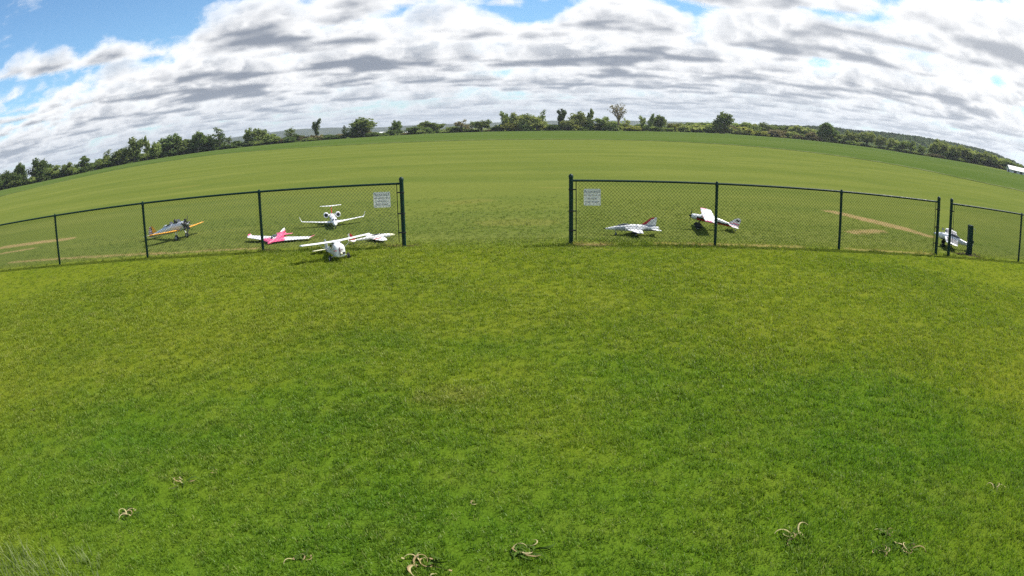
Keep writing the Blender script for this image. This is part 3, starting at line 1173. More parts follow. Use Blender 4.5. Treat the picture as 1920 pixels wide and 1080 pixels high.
def fence(name, stations, label, rail_over=(0, 0), wire=True):
    """stations: (distance along the fence line, 'T' terminal or 'L' line post, side the mesh lies: for bands)."""
    first = fence_pt(stations[0][0])
    root = empty(name, (first.x, first.y, gz(first.x, first.y)), label=label, cat='fence')
    org = Vector((first.x, first.y, gz(first.x, first.y)))
    P = []
    for s, k, *_ in stations:
        p = fence_pt(s)
        P.append(Vector((p.x, p.y, gz(p.x, p.y))) - org)
    rr = random.Random(len(label))
    for p, (s, k, *_) in zip(P, stations):
        m = MB()
        rad = POST_T if k == 'T' else POST_L
        top = 1.345 if k == 'T' else 1.235
        lean = Vector((rr.gauss(0, .004), rr.gauss(0, .004), 0))
        m.tube([p + Vector((0, 0, -.15)), p + Vector((0, 0, top)) + lean], rad, 16)
        po = m.build('post', M_POST, root, smooth=True)
        m = MB()
        c = p + lean
        if k == 'T':
            m.lathe([(rad + .005, top - .03), (rad + .006, top + .004), (rad * .85, top + .026), (rad * .45, top + .040), (.004, top + .045)], 16, c)
        else:
            m.lathe([(rad + .004, top - .03), (rad + .006, top), (rad * .9, top + .045), (rad * .7, top + .062), (.006, top + .068)], 14, c)
        m.build('post_cap', M_POST, po, smooth=True)
    # top rail
    m = MB()
    a, b = P[0], P[-1]
    m.tube([p + Vector((0, 0, RAIL_Z)) for p in P], RAIL_R, 12)
    m.build('top_rail', M_POST, root, smooth=True)
    # wire ties along the rail
    for i in range(len(P) - 1):
        if wire:
            d = (P[i + 1] - P[i]).normalized()
            g0 = POST_T + .07 if stations[i][1] == 'T' else 0.0
            g1 = POST_T + .07 if stations[i + 1][1] == 'T' else 0.0
            chain_link(P[i] + d * g0, P[i + 1] - d * g1, 0.045, 1.25, root)
    # tension bars, bands at the terminal posts
    for i, (p, (s, k, *_)) in enumerate(zip(P, stations)):
        if k != 'T':
            continue
        q = P[i + 1] if i == 0 else P[i - 1]
        d = (q - p).normalized()
        m = MB()
        bx = p + d * (POST_T + .058)
        m.tube([bx + Vector((0, 0, .08)), bx + Vector((0, 0, 1.25))], .009, 6)
        m.build('tension_bar', M_BAND, root)
        for z in (.28, .66, 1.08):
            m = MB()
            m.lathe([(POST_T + .005, z - .014), (POST_T + .007, z - .010), (POST_T + .007, z + .010), (POST_T + .005, z + .014)], 16, p)
            m.box(p + d * (POST_T + .03) + Vector((0, 0, z)), (.075, .016, .024), (0, 0, math.atan2(d.y, d.x)))
            m.build('tension_band', M_BAND, root)
    return root


SL, SR = 3.052, 2.924
fence('chain_link_fence', [(-1.863, 'T'), (-1.863 - SL, 'L'), (-1.863 - 2 * SL, 'L'), (-1.863 - 3 * SL, 'L'), (-1.863 - 4 * SL, 'L'), (-1.863 - 5 * SL, 'L')],
      'green chain-link fence beside the white trainer and the yellow-winged plane')
fence('chain_link_fence', [(1.418, 'T'), (1.418 + SR, 'L'), (1.418 + 2 * SR, 'L'), (10.171, 'T')], 'green chain-link fence before the grey-white jet fighter model')
fence('chain_link_fence', [(10.616, 'T'), (10.616 + SR, 'L'), (10.616 + 2 * SR, 'L')], 'green chain-link fence beside the square green post')

# ------------------------------------------------------------------ signs on the fence
M_SIGN = mat('sign_white', (0.88, 0.88, 0.84), 0.5, noise=0.08, nscale=6, trans=(0.86, 0.86, 0.82))
M_INK = mat('sign_ink', (0.16, 0.16, 0.19), 0.7)


def text_mesh(body, size, loc, parent, name='lettering'):
    cu = bpy.data.curves.new(name, 'FONT')
    cu.body = body
    cu.size = size
    cu.align_x = 'CENTER'
    cu.align_y = 'CENTER'
    cu.resolution_u = 2
    cu.extrude = 0.0006
    tmp = bpy.data.objects.new(name, cu)
    COL.objects.link(tmp)
    dg = bpy.context.evaluated_depsgraph_get()
    me = bpy.data.meshes.new_from_object(tmp.evaluated_get(dg))
    bpy.data.objects.remove(tmp)
    me.materials.clear()
    me.materials.append(M_INK)
    me.name = name
    o = bpy.data.objects.new(name, me)
    COL.objects.link(o)
    o.parent = parent
    o.location = loc
    o.rotation_euler = (PI / 2, 0, 0)
    return o


def words(line, size, z, parent):
    """One part per word, spaced as the full line would be."""
    ws = line.split(' ')
    obs = [text_mesh(w, size, (0, -0.004, z), parent) for w in ws]
    wd = [max(v.co.x for v in o.data.vertices) - min(v.co.x for v in o.data.vertices) for o in obs]
    x = -(sum(wd) + .45 * size * (len(ws) - 1)) / 2
    for o, w in zip(obs, wd):
        o.location.x = x + w / 2
        x += w + .45 * size


def sign(corners, label):
    """corners: pixel top-left, top-right, bottom-left on the fence plane."""
    def hit(u, v):
        d = ray(u, v)
        # fence plane: y + 0.0466 x = FY - 0.03
        t = (FY - 0.03) / (d.y + 0.0466 * d.x)
        return Vector((0, 0, CAMH)) + d * t
    a, b, c = (hit(*p) for p in corners)
    w = ((b - a).xy).length
    h = a.z - c.z
    mid = (a + b) / 2
    o = empty('sign', (mid.x, mid.y, mid.z - h), (0, 0, FA), label, 'sign')
    m = MB()
    rad, t = 0.02, 0.0015
    ring = []
    for cxx, czz, a0 in ((w / 2 - rad, h - rad, 0), (-w / 2 + rad, h - rad, 90), (-w / 2 + rad, rad, 180), (w / 2 - rad, rad, 270)):
        for q in range(5):
            an = R(a0 + q * 22.5)
            ring.append((cxx + rad * math.cos(an), czz + rad * math.sin(an)))
    m.loft([[(x, -t, z) for x, z in ring], [(x, t, z) for x, z in ring]])
    m.build('panel', M_SIGN, o)
    for (tx, yy, s) in (('PILOTS ONLY', .80, .050), ('NO SPECTATORS', .60, .043), ('BEYOND', .40, .048), ('THIS POINT', .20, .050)):
        words(tx, s * h / .33, h * yy, o)
    for sx in (-1, 1):
        for z in (.03, h - .03):
            m = MB()
            m.tube([(sx * (w / 2 - .03), -.006, z), (sx * (w / 2 - .03), .034, z)], .006, 8)
            m.build('bolt', M_BAND, o)
    return o


sign(((699.5, 361), (731.5, 359), (702.5, 390)), 'white square sign with grey lettering beside the white business jet')
sign(((1094.5, 354), (1126.5, 354), (1094.5, 385.5)), 'white square sign with grey lettering above the jet fighter model')

# ------------------------------------------------------------------ square green post
M_GREENBOX = mat('green_painted_wood', (0.006, 0.036, 0.027), 0.6, spec=0.2, noise=0.35, nscale=9, bump=0.2)


def green_post():
    p = on_ground(1817, 477)
    o = empty('square_post', (p.x, p.y, p.z), (0, R(-1.5), R(-18)), 'short square dark green post in bare soil beside the fence gap', 'post')
    m = MB()
    m.box((0, 0, .315), (.135, .135, .83))
    m.build('post_body', M_GREENBOX, o)
    m = MB()
    m.box((0, 0, .736), (.15, .15, .012))
    m.add([(-.07, -.07, .742), (.07, -.07, .742), (.07, .07, .742), (-.07, .07, .742), (0, 0, .76)], [(0, 1, 4), (1, 2, 4), (2, 3, 4), (3, 0, 4)])
    m.build('post_cap', M_GREENBOX, o)
    m = MB()
    m.tube([(.065, -.03, .66), (.12, -.035, .675), (.15, -.035, .64), (.155, -.035, .57), (.145, -.035, .55)], .007, 6)
    m.build('hook', mat('galvanised', (.6, .6, .6), .35, metal=.8), o)
    # spoil heap round its foot
    m = MB()
    rr = random.Random(2)
    for q in range(26):
        a, d = rr.uniform(0, 6.28), rr.uniform(.07, .34)
        s = rr.uniform(.02, .05)
        c = Vector((d * math.cos(a) * 1.3, d * math.sin(a) * .7, 0))
        vs = [c + Vector((rr.uniform(.6, 1) * s * math.cos(k * 1.047), rr.uniform(.6, 1) * s * math.sin(k * 1.047), 0)) for k in range(6)] + [c + Vector((0, 0, s * .8))]
        m.add(vs, [(k, (k + 1) % 6, 6) for k in range(6)])
    so = m.build('soil_clods', mat('soil', (.085, .055, .038), .95, noise=.4, nscale=20))
    so.location = p
    tag(so, label='clods of dug soil round the square green post', cat='soil', kind='stuff')


green_post()

# ------------------------------------------------------------------ model aircraft
M_WHITE = mat('gloss_white', (0.80, 0.80, 0.80), 0.28, coat=0.3, noise=0.06, nscale=5)
M_WHITE2 = mat('satin_white', (0.74, 0.74, 0.73), 0.45, noise=0.10, nscale=7)
M_GREY = mat('light_grey', (0.45, 0.47, 0.50), 0.4, noise=0.1, nscale=9)
M_SILVER = mat('silver', (0.72, 0.73, 0.75), 0.34, metal=0.25, noise=0.1, nscale=8)
M_YELLOW = mat('orange_yellow', (0.80, 0.36, 0.015), 0.35, coat=0.2, noise=0.08, nscale=8)
M_RED = mat('red', (0.45, 0.015, 0.02), 0.35, coat=0.2)
M_PINK = mat('hot_pink', (0.72, 0.10, 0.22), 0.35, coat=0.2)
M_NAVY = mat('navy', (0.025, 0.025, 0.12), 0.35)
M_BLACK = mat('black', (0.012, 0.012, 0.013), 0.5)
M_RUBBER = mat('rubber', (0.018, 0.018, 0.018), 0.85)
M_GLASS = mat('tinted_canopy', (0.05, 0.055, 0.065), 0.08, spec=0.8)
M_CREAM = mat('cream', (0.75, 0.72, 0.50), 0.4)


def oval(x, w, h, zc=0.0, yc=0.0, n=20, e=2.3):
    out = []
    for j in range(n):
        a = 2 * PI * j / n
        c, s = math.cos(a), math.sin(a)
        out.append((x, yc + math.copysign(abs(c) ** (2 / e), c) * w / 2, zc + math.copysign(abs(s) ** (2 / e), s) * h / 2))
    return out


def fuselage(parent, secs, mats, matfn=None, name='fuselage', n=28, e=2.3, sub=4):
    """secs: (x, width, height, zc). Interpolated smoothly."""
    m = MB()
    xs = [s[0] for s in secs]
    rings = []
    for i in range(len(secs) - 1):
        for k in range(sub):
            t = k / sub
            p0, p1, p2, p3 = secs[max(i - 1, 0)], secs[i], secs[i + 1], secs[min(i + 2, len(secs) - 1)]
            v = []
            for q in range(4):
                m1 = (p2[q] - p0[q]) / max(1e-6, abs(p2[0] - p0[0])) * abs(p2[0] - p1[0])
                m2 = (p3[q] - p1[q]) / max(1e-6, abs(p3[0] - p1[0])) * abs(p2[0] - p1[0])
                if q == 0:
                    v.append(p1[0] + (p2[0] - p1[0]) * t)
                else:
                    v.append(max(.002, (2 * t ** 3 - 3 * t * t + 1) * p1[q] + (t ** 3 - 2 * t * t + t) * m1 + (-2 * t ** 3 + 3 * t * t) * p2[q] + (t ** 3 - t * t) * m2) if q < 3 else
                             (2 * t ** 3 - 3 * t * t + 1) * p1[q] + (t ** 3 - 2 * t * t + t) * m1 + (-2 * t ** 3 + 3 * t * t) * p2[q] + (t ** 3 - t * t) * m2)
            rings.append(oval(v[0], v[1], v[2], v[3], 0, n, e))
    s = secs[-1]
    rings.append(oval(s[0], s[1], s[2], s[3], 0, n, e))
    m.loft(rings, True, matfn)
    return m.build(name, mats, parent, smooth=True)


FOIL = [(1.0, 0.0), (.8, .045), (.55, .085), (.3, .105), (.12, .085), (.03, .045), (0, 0), (.03, -.03), (.12, -.045), (.3, -.05), (.6, -.03)]


def surface(parent, name, stations, mats, thick=1.0, matfn=None, sub=3, round_tip=True):
    """Lifting surface. stations: (leading edge point, trailing edge point); thickness normal taken from the span."""
    m = MB()
    st = [(Vector(a), Vector(b)) for a, b in stations]
    full = []
    for i in range(len(st) - 1):
        for k in range(sub):
            t = k / sub
            full.append((st[i][0].lerp(st[i + 1][0], t), st[i][1].lerp(st[i + 1][1], t)))
    full.append(st[-1])
    if round_tip:
        a, b = full[-1]
        a0, b0 = full[-2]
        sp_ = ((a + b) / 2 - (a0 + b0) / 2).normalized() * (a - b).length * .10
        full.append((a.lerp(b, .14) + sp_ * .75, b.lerp(a, .10) + sp_ * .75))
        full.append((a.lerp(b, .32) + sp_ * 1.15, b.lerp(a, .25) + sp_ * 1.15))
    rings = []
    for i, (a, b) in enumerate(full):
        j0, j1 = max(i - 1, 0), min(i + 1, len(full) - 1)
        span = ((full[j1][0] + full[j1][1]) - (full[j0][0] + full[j0][1])).normalized()
        ch = (b - a)
        nrm = ch.cross(span).normalized()
        if abs(nrm.z) > .3 and nrm.z < 0 or (abs(nrm.z) <= .3 and nrm.y < 0):
            nrm = -nrm
        tk = thick * ch.length
        if round_tip and i == len(full) - 1:
            tk *= .45
        rings.append([a + ch * x + nrm * z * tk for x, z in FOIL])
    m.loft(rings, True, matfn)
    return m.build(name, mats, parent, smooth=True)


def both(parent, name, stations, mats, **kw):
    o1 = surface(parent, name, stations, mats, **kw)
    mir = [((a[0], -a[1], a[2]), (b[0], -b[1], b[2])) for a, b in stations]
    o2 = surface(parent, name, mir, mats, **kw)
    return o1, o2


def wheel(parent, loc, rad, width, hubmat=None):
    m = MB()
    prof = [(rad * .55, -width * .42), (rad * .82, -width * .5), (rad * .96, -width * .3), (rad, 0), (rad * .96, width * .3), (rad * .82, width * .5), (rad * .55, width * .42)]
    m.lathe(prof, 20, loc, 'Y')
    w = m.build('wheel', M_RUBBER, parent, smooth=True)
    m = MB()
    m.lathe([(rad * .12, -width * .55), (rad * .5, -width * .46), (rad * .5, width * .46), (rad * .12, width * .55)], 14, loc, 'Y')
    m.build('hub', hubmat or M_WHITE, w, smooth=True)
    return w


def leg(parent, a, b, r=.008, m_=None, name='landing_gear_leg'):
    m = MB()
    m.tube([a, b], [r, r * .9], 8)
    return m.build(name, m_ or M_GREY, parent, smooth=True)


def propeller(parent, x, z, rad, ang, spin=M_WHITE, blade=M_BLACK, sr=.035, sl=.07):
    m = MB()
    for s in (0, 1):
        rings = []
        for k in range(7):
            t = k / 6
            r = .01 + t * (rad - .01)
            c = rad * (.08 + .12 * math.sin(PI * min(1, t * 1.05)) + .02) * (1 if t < .95 else .5)
            tw = R(55 - 42 * t)
            a = ang + s * PI
            out = []
            for cx_, th_ in ((-.5, 0), (0, .12), (.5, 0), (0, -.05)):
                along, tn = cx_ * c * math.cos(tw), cx_ * c * math.sin(tw) + th_ * c
                out.append((x + tn, r * math.cos(a) - along * math.sin(a), z + r * math.sin(a) + along * math.cos(a)))
            rings.append(out)
        m.loft(rings)
    p = m.build('propeller', blade, parent)
    m = MB()
    m.lathe([(sr, -.012), (sr, 0), (sr * .85, sl * .4), (sr * .5, sl * .8), (.003, sl)], 16, (x, 0, z), 'X')
    m.build('spinner', spin, p, smooth=True)
    return p


def plane_root(name, loc, heading, label, pitch=0.0, roll=0.0, group=None):
    """heading: direction (x, y) the nose points; local +X is the nose, +Y its left side."""
    yaw = math.atan2(heading[1], heading[0])
    return empty(name, loc, (roll, -pitch, yaw), label, 'model airplane', group)


def biz_jet():
    o = plane_root('model_business_jet', (-4.13, 16.28, gz(-4.1, 16.3)), (.30, -.95), 'white business jet model with T-tail and two rear engines')
    fuselage(o, [(.80, .012, .012, .125), (.76, .07, .075, .135), (.66, .125, .13, .155), (.52, .155, .165, .175), (.30, .165, .175, .18), (-.2, .165, .175, .18), (-.45, .14, .15, .19), (-.66, .075, .09, .21), (-.78, .02, .03, .225)], M_WHITE)
    m = MB()
    for s in (-1, 1):
        vs = [(.665, s * .010, .226), (.61, s * .012, .258), (.60, s * .060, .240), (.645, s * .055, .210)]
        m.add([Vector(v) + Vector((.006, s * .002, .004)) for v in vs], [(0, 1, 2, 3)])
    m.build('windscreen', M_GLASS, o)
    for s in (-1, 1):
        for k in range(6):
            m = MB()
            m.lathe([(.016, -.002), (.014, .002)], 10, (.38 - k * .10, s * .0825, .205), 'Y')
            m.build('cabin_window', M_GLASS, o)
    both(o, 'wing', [((.20, .06, .105), (-.16, .06, .105)), ((.05, .30, .115), (-.15, .30, .115)), ((-.13, .80, .155), (-.25, .80, .155))], M_WHITE, thick=.85, round_tip=False)
    both(o, 'winglet', [((-.13, .795, .152), (-.25, .795, .152)), ((-.19, .83, .205), (-.27, .83, .205)), ((-.25, .855, .27), (-.30, .855, .27))], M_WHITE2, thick=.8, sub=2, round_tip=False)
    surface(o, 'fin', [((-.48, 0, .22), (-.78, 0, .22)), ((-.66, 0, .43), (-.84, 0, .43))], [M_WHITE, M_RED], thick=.7, matfn=lambda c: 1 if c.x > -.60 - (c.z - .22) * .55 else 0, round_tip=False)
    both(o, 'tailplane', [((-.64, 0.0, .435), (-.84, 0.0, .435)), ((-.74, .275, .44), (-.85, .275, .44))], M_WHITE, thick=.7)
    for s in (-1, 1):
        m = MB()
        m.lathe([(.040, -.62), (.062, -.50), (.070, -.38), (.066, -.30), (.060, -.285), (.052, -.29), (.050, -.31)], 20, (0, s * .155, .245), 'X')
        e = m.build('engine', M_WHITE, o, smooth=True)
        m = MB()
        m.lathe([(.050, -.312), (.012, -.30), (.002, -.285)], 16, (0, s * .155, .245), 'X')
        m.build('engine_fan', M_BLACK, e, smooth=True)
        m = MB()
        m.box((-.46, s * .09, .235), (.16, .09, .02))
        m.build('engine_pylon', M_WHITE, e)
    for y, x in ((0, .60), (.13, -.06), (-.13, -.06)):
        leg(o, (x, y, .13), (x, y, .03), .008)
        wheel(o, (x, y + .012, .028), .028, .016, M_GREY)
    return o


def pink_jet():
    o = plane_root('model_delta_plane', (-4.98, 14.20, gz(-5, 14.2)), (-.17, -.985), 'low white model plane with hot pink centre and fin', roll=R(-2.2), pitch=R(-2.5))
    pm = [M_WHITE, M_PINK]
    fuselage(o, [(.40, .02, .02, .05), (.34, .09, .06, .06), (.22, .15, .10, .075), (.05, .18, .13, .085), (-.15, .16, .12, .09), (-.36, .10, .08, .09), (-.48, .05, .05, .09)], [M_PINK, M_WHITE],
              matfn=lambda c: 1 if (.06 < c.x < .20 and c.z > .10 and abs(c.y) < .05) else 0)
    m = MB()
    m.loft([oval(.24, .03, .02, .125), oval(.18, .08, .06, .14), oval(.08, .09, .08, .15), oval(-.02, .07, .05, .14), oval(-.08, .02, .02, .135)], True)
    m.build('canopy', M_GLASS, o, smooth=True)
    both(o, 'wing', [((.32, .05, .065), (-.28, .05, .065)), ((.14, .28, .070), (-.26, .28, .070)), ((-.02, .80, .085), (-.26, .80, .085))], pm, thick=.55,
         matfn=lambda c: 1 if abs(c.y) < .16 + max(0, (c.x + .05)) * .9 else 0, sub=6, round_tip=False)
    both(o, 'wing_tip', [((-.02, .80, .083), (-.26, .80, .083)), ((-.16, .86, .115), (-.29, .86, .115))], [M_WHITE, M_PINK], thick=.7, matfn=lambda c: 1 if c.z > .102 else 0, sub=3)
    surface(o, 'fin', [((.0, 0, .11), (-.48, 0, .10)), ((-.33, .0, .225), (-.46, .0, .225))], [M_PINK, M_WHITE2], thick=1.3, matfn=lambda c: 1 if c.z > .185 else 0, sub=6)
    both(o, 'tailplane', [((-.25, .04, .10), (-.46, .04, .10)), ((-.38, .20, .11), (-.47, .20, .11))], M_PINK, thick=.6)
    for y, x in ((0, .26), (.15, -.08), (-.15, -.08)):
        leg(o, (x, y, .06), (x, y, .02), .006)
        wheel(o, (x, y + .01, .022), .022, .014, M_GREY)
    return o


def trainer():
    o = plane_root('model_trainer_plane', (-2.98, 11.86, gz(-3, 11.9)), (.47, -.88), 'white high-wing trainer model with dark cross marking on its blunt cowl', pitch=R(6), roll=R(3.0))
    fuselage(o, [(.36, .13, .15, .155), (.345, .175, .20, .16), (.28, .195, .235, .17), (.12, .19, .25, .19), (-.08, .17, .24, .20), (-.22, .14, .18, .18), (-.5, .09, .11, .16), (-.78, .045, .07, .15)], M_WHITE2, e=3.4)
    # cowl markings: a dark red cross of tape, slightly proud
    m = MB()
    m.box((.368, -.018, .165), (.006, .016, .15))
    m.box((.369, .006, .19), (.006, .07, .014))
    m.build('cowl_marking', mat('maroon_tape', (.10, .02, .025), .5), o)
    m = MB()
    m.box((.30, -.085, .185), (.11, .035, .012), (0, 0, .1))
    m.build('cowl_trim', M_RED, o)
    m = MB()
    m.add([(.20, -.085, .27), (.20, .085, .27), (.10, .08, .335), (.10, -.08, .335)], [(0, 1, 2, 3)])
    m.build('windscreen', M_GLASS, o)
    for s in (-1, 1):
        m = MB()
        m.box((.02, s * .0885, .255), (.16, .008, .07))
        m.build('side_window', M_GLASS, o)
        m = MB()
        m.box((.235, s * .0965, .17), (.006, .012, .19))
        m.build('cowl_seam', M_GREY, o)
    m = MB()
    m.box((.362, .055, .125), (.01, .05, .035))
    m.build('air_scoop', M_BLACK, o)
    m = MB()
    m.lathe([(.022, .36), (.022, .385), (.015, .40), (.003, .41)], 12, (0, 0, .125), 'X')
    m.build('spinner', M_CREAM, o, smooth=True)
    both(o, 'wing', [((.155, .0, .335), (-.085, .0, .335)), ((.15, .35, .345), (-.085, .35, .345)), ((.135, .655, .362), (-.08, .655, .362))], M_WHITE, thick=1.0, sub=4)
    m = MB()
    m.loft([oval(.17, .12, .05, .325), oval(.10, .18, .06, .325), oval(-.06, .17, .06, .325), oval(-.12, .10, .04, .32)])
    m.build('cabin_roof', M_WHITE2, o, smooth=True)
    surface(o, 'fin', [((-.60, 0, .17), (-.88, 0, .14)), ((-.66, 0, .27), (-.90, 0, .26)), ((-.74, 0, .345), (-.86, 0, .345))], [M_WHITE2, M_GREY], thick=.45, matfn=lambda c: 1 if (-.80 < c.x < -.72 and c.z < .29) else 0, sub=4)
    both(o, 'tailplane', [((-.64, .02, .165), (-.86, .02, .165)), ((-.70, .27, .165), (-.85, .27, .165))], M_CREAM, thick=.45)
    for s in (-1, 1):
        leg(o, (.17, s * .07, .10), (.19, s * .165, .058), .008, M_GREY)
        wheel(o, (.19, s * .175, .047), .058, .04, M_GREY)
        m = MB()
        m.tube([(.05, s * .075, .14), (.05, s * .33, .335)], .006, 6)
        m.build('wing_strut', M_WHITE, o)
    leg(o, (-.80, 0, .13), (-.84, 0, .025), .005)
    wheel(o, (-.845, .006, .02), .02, .012)
    return o


def red_fin_plane():
    o = plane_root('model_low_wing_plane', (-2.58, 13.72, gz(-2.6, 13.7)), (.78, .55), 'small low white model plane with red fin parked behind the trainer', pitch=R(1), roll=R(1.5))
    fuselage(o, [(.46, .012, .012, .075), (.42, .04, .045, .075), (.30, .075, .08, .08), (.10, .085, .095, .085), (-.12, .07, .08, .085), (-.35, .04, .05, .085), (-.60, .018, .025, .085)], [M_WHITE, M_RED, M_CREAM],
              matfn=lambda c: 2 if c.x > .34 else 0)
    m = MB()
    m.loft([oval(.16, .02, .015, .12), oval(.10, .045, .04, .128), oval(-.02, .045, .04, .128), oval(-.12, .02, .015, .115)])
    m.build('canopy', M_GLASS, o, smooth=True)
    both(o, 'wing', [((.17, .02, .065), (-.10, .02, .065)), ((.14, .25, .072), (-.09, .25, .072)), ((.05, .46, .085), (-.07, .46, .085))], [M_WHITE, M_RED], thick=.6, matfn=lambda c: 1 if (.10 < abs(c.y) < .16 and c.x < .05) else 0, sub=6)
    surface(o, 'fin', [((-.44, 0, .09), (-.60, 0, .085)), ((-.555, 0, .235), (-.63, 0, .235))], [M_RED, M_WHITE], thick=.9, matfn=lambda c: 1 if c.x < -.585 else 0, sub=6)
    both(o, 'tailplane', [((-.46, .0, .09), (-.58, .0, .09)), ((-.52, .13, .09), (-.59, .13, .09))], M_WHITE, thick=.5)
    for y, x in ((.10, .08), (-.10, .08), (0, -.50)):
        leg(o, (x, y, .07), (x, y, .02), .005)
        wheel(o, (x, y + .006, .02), .022, .012)
    return o


def vintage_trainer():
    o = plane_root('model_vintage_plane', (-8.34, 15.70, gz(-8.3, 15.7)), (.917, -.40), 'silver vintage model plane with orange-yellow wings and striped rudder', pitch=R(11))
    # origin sits between the main wheels; local frame tail-down by pitch
    fuselage(o, [(.40, .20, .20, .31), (.36, .22, .23, .31), (.22, .21, .24, .31), (.05, .20, .25, .32), (-.25, .19, .25, .33), (-.55, .15, .21, .33), (-.85, .10, .15, .33), (-1.2, .04, .08, .33)], M_SILVER)
    # radial engine
    m = MB()
    m.lathe([(.085, .40), (.095, .43), (.07, .47), (.03, .485)], 16, (0, 0, .31), 'X')
    e = m.build('engine', M_BLACK, o, smooth=True)
    for k in range(5):
        a = 2 * PI * k / 5 + PI / 2
        m = MB()
        c, s = math.cos(a), math.sin(a)
        m.tube([(.435, c * r, .31 + s * r) for r in (.06, .09, .12, .155)], [.030, .034, .034, .026], 10)
        m.build('cylinder', M_BLACK, e)
    propeller(o, .50, .31, .235, R(78), spin=M_WHITE, sr=.024, sl=.045)
    for i, x in enumerate((.05, -.30)):
        m = MB()
        m.loft([oval(x + .09, .13, .03, .44), oval(x + .02, .14, .05, .443), oval(x - .08, .13, .05, .445), oval(x - .14, .09, .03, .443)])
        c = m.build('cockpit', M_BLACK, o, smooth=True)
        m = MB()
        m.add([(x + .12, -.065, .43), (x + .12, .065, .43), (x + .07, .05, .515), (x + .07, -.05, .515)], [(0, 1, 2, 3)])
        m.build('windscreen', M_GLASS, c)
    m = MB()
    m.lathe([(.03, .45), (.042, .47), (.045, .50), (.03, .535), (.005, .55)], 12, (-.02, 0, 0), 'Z')
    m.build('pilot_helmet', M_BLACK, o, smooth=True)
    m = MB()
    m.loft([oval(-.38, .09, .03, .45), oval(-.50, .08, .06, .455), oval(-.62, .04, .03, .44)])
    m.build('headrest', M_WHITE, o, smooth=True)
    both(o, 'wing', [((.20, .06, .215), (-.13, .06, .215)), ((.15, .50, .245), (-.14, .50, .245)), ((.08, .95, .285), (-.14, .95, .285))], M_YELLOW, thick=.9, sub=3)
    surface(o, 'fin', [((-.94, 0, .35), (-1.20, 0, .34)), ((-1.04, 0, .48), (-1.20, 0, .52)), ((-1.12, 0, .575), (-1.20, 0, .585))], M_YELLOW, thick=.4, sub=3)
    rud = [M_WHITE, M_RED, M_NAVY]
    surface(o, 'rudder', [((-1.20, 0, .29), (-1.37, 0, .29)), ((-1.20, 0, .44), (-1.40, 0, .44)), ((-1.20, 0, .58), (-1.34, 0, .56))], rud, thick=.3, sub=6, matfn=lambda c: (2 if c.x > -1.235 else (1 if int((c.z - .28) / .028) % 2 else 0)))
    both(o, 'tailplane', [((-1.0, .02, .35), (-1.26, .02, .35)), ((-1.08, .36, .35), (-1.25, .36, .35))], M_SILVER, thick=.4)
    for s in (-1, 1):
        leg(o, (.10, s * .17, .24), (.14, s * .19, .06), .012, M_WHITE)
        leg(o, (.16, s * .10, .24), (.14, s * .185, .07), .007, M_WHITE)
        wheel(o, (.14, s * .19, .048), .075, .045, M_GREY)
        m = MB()
        m.tube([(.02, s * .10, .42), (.06, s * .60, .26)], .003, 5)
        m.build('brace_wire', M_GREY, o)
    leg(o, (-1.14, 0, .31), (-1.18, 0, .26), .008)
    wheel(o, (-1.185, .006, .245), .022, .014)
    return o


def fighter():
    o = plane_root('model_jet_fighter', (2.86, 13.86, gz(2.9, 13.9)), (-.995, .09), 'grey-white jet fighter model with red-striped fin')
    mt = [M_WHITE2, M_GREY, M_NAVY, M_BLACK]

    def fm(c):
        if c.x > .58:
            return 3
        if (.02 < c.x < .40 and c.z < .185) or (c.x < -.20 and c.z > .19) or abs(c.x + .08) < .02:
            return 1
        if c.x < -.15 and .115 < c.z < .145:
            return 2
        return 0
    fuselage(o, [(.63, .008, .008, .135), (.57, .03, .03, .138), (.45, .07, .07, .145), (.30, .11, .11, .155), (.12, .15, .14, .165), (-.10, .17, .145, .165), (-.32, .14, .125, .16), (-.48, .10, .10, .155), (-.56, .085, .085, .155)], mt, matfn=fm, sub=5)
    m = MB()
    m.loft([oval(.35, .02, .01, .20), oval(.28, .06, .045, .212), oval(.18, .07, .06, .225), oval(.08, .06, .045, .225), oval(.0, .02, .015, .22)])
    m.build('canopy', M_GLASS, o, smooth=True)
    m = MB()
    m.lathe([(.035, -.565), (.043, -.56), (.043, -.53)], 16, (0, 0, .155), 'X')
    m.build('exhaust', M_BLACK, o, smooth=True)
    for s in (-1, 1):
        m = MB()
        m.loft([oval(.17, .05, .07, .145, s * .085), oval(.0, .055, .075, .145, s * .085), oval(-.25, .03, .05, .15, s * .07)])
        m.build('air_intake', M_WHITE2, o, smooth=True)
    both(o, 'wing', [((.16, .06, .135), (-.20, .06, .135)), ((.02, .27, .125), (-.19, .27, .125)), ((-.07, .43, .115), (-.185, .43, .115))], [M_WHITE, M_GREY], thick=.5, round_tip=False, matfn=lambda c: 1 if (-.14 < c.x < -.10 and abs(c.y) > .2) else 0, sub=4)
    surface(o, 'fin', [((-.14, 0, .21), (-.50, 0, .20)), ((-.42, 0, .395), (-.53, 0, .395))], [M_WHITE2, M_RED, M_GREY], thick=.5, round_tip=False, sub=6,
            matfn=lambda c: 1 if (c.x > -.30 - (c.z - .25) * 1.25 and c.z > .24) else (2 if c.z < .24 else 0))
    both(o, 'tailplane', [((-.38, .05, .145), (-.56, .05, .145)), ((-.52, .22, .14), (-.62, .22, .14))], M_WHITE, thick=.5, round_tip=False)
    leg(o, (.36, 0, .11), (.36, 0, .03), .007)
    wheel(o, (.36, .008, .028), .028, .018, M_GREY)
    for s in (-1, 1):
        leg(o, (-.06, s * .10, .11), (-.06, s * .13, .035), .007)
        wheel(o, (-.06, s * .135, .034), .034, .022, M_GREY)
        m = MB()
        m.lathe([(.004, .14), (.022, .08), (.026, 0), (.022, -.10), (.006, -.16)], 12, (-.05, s * .25, .095), 'X')
        m.build('drop_tank', M_BLACK, o, smooth=True)
    return o


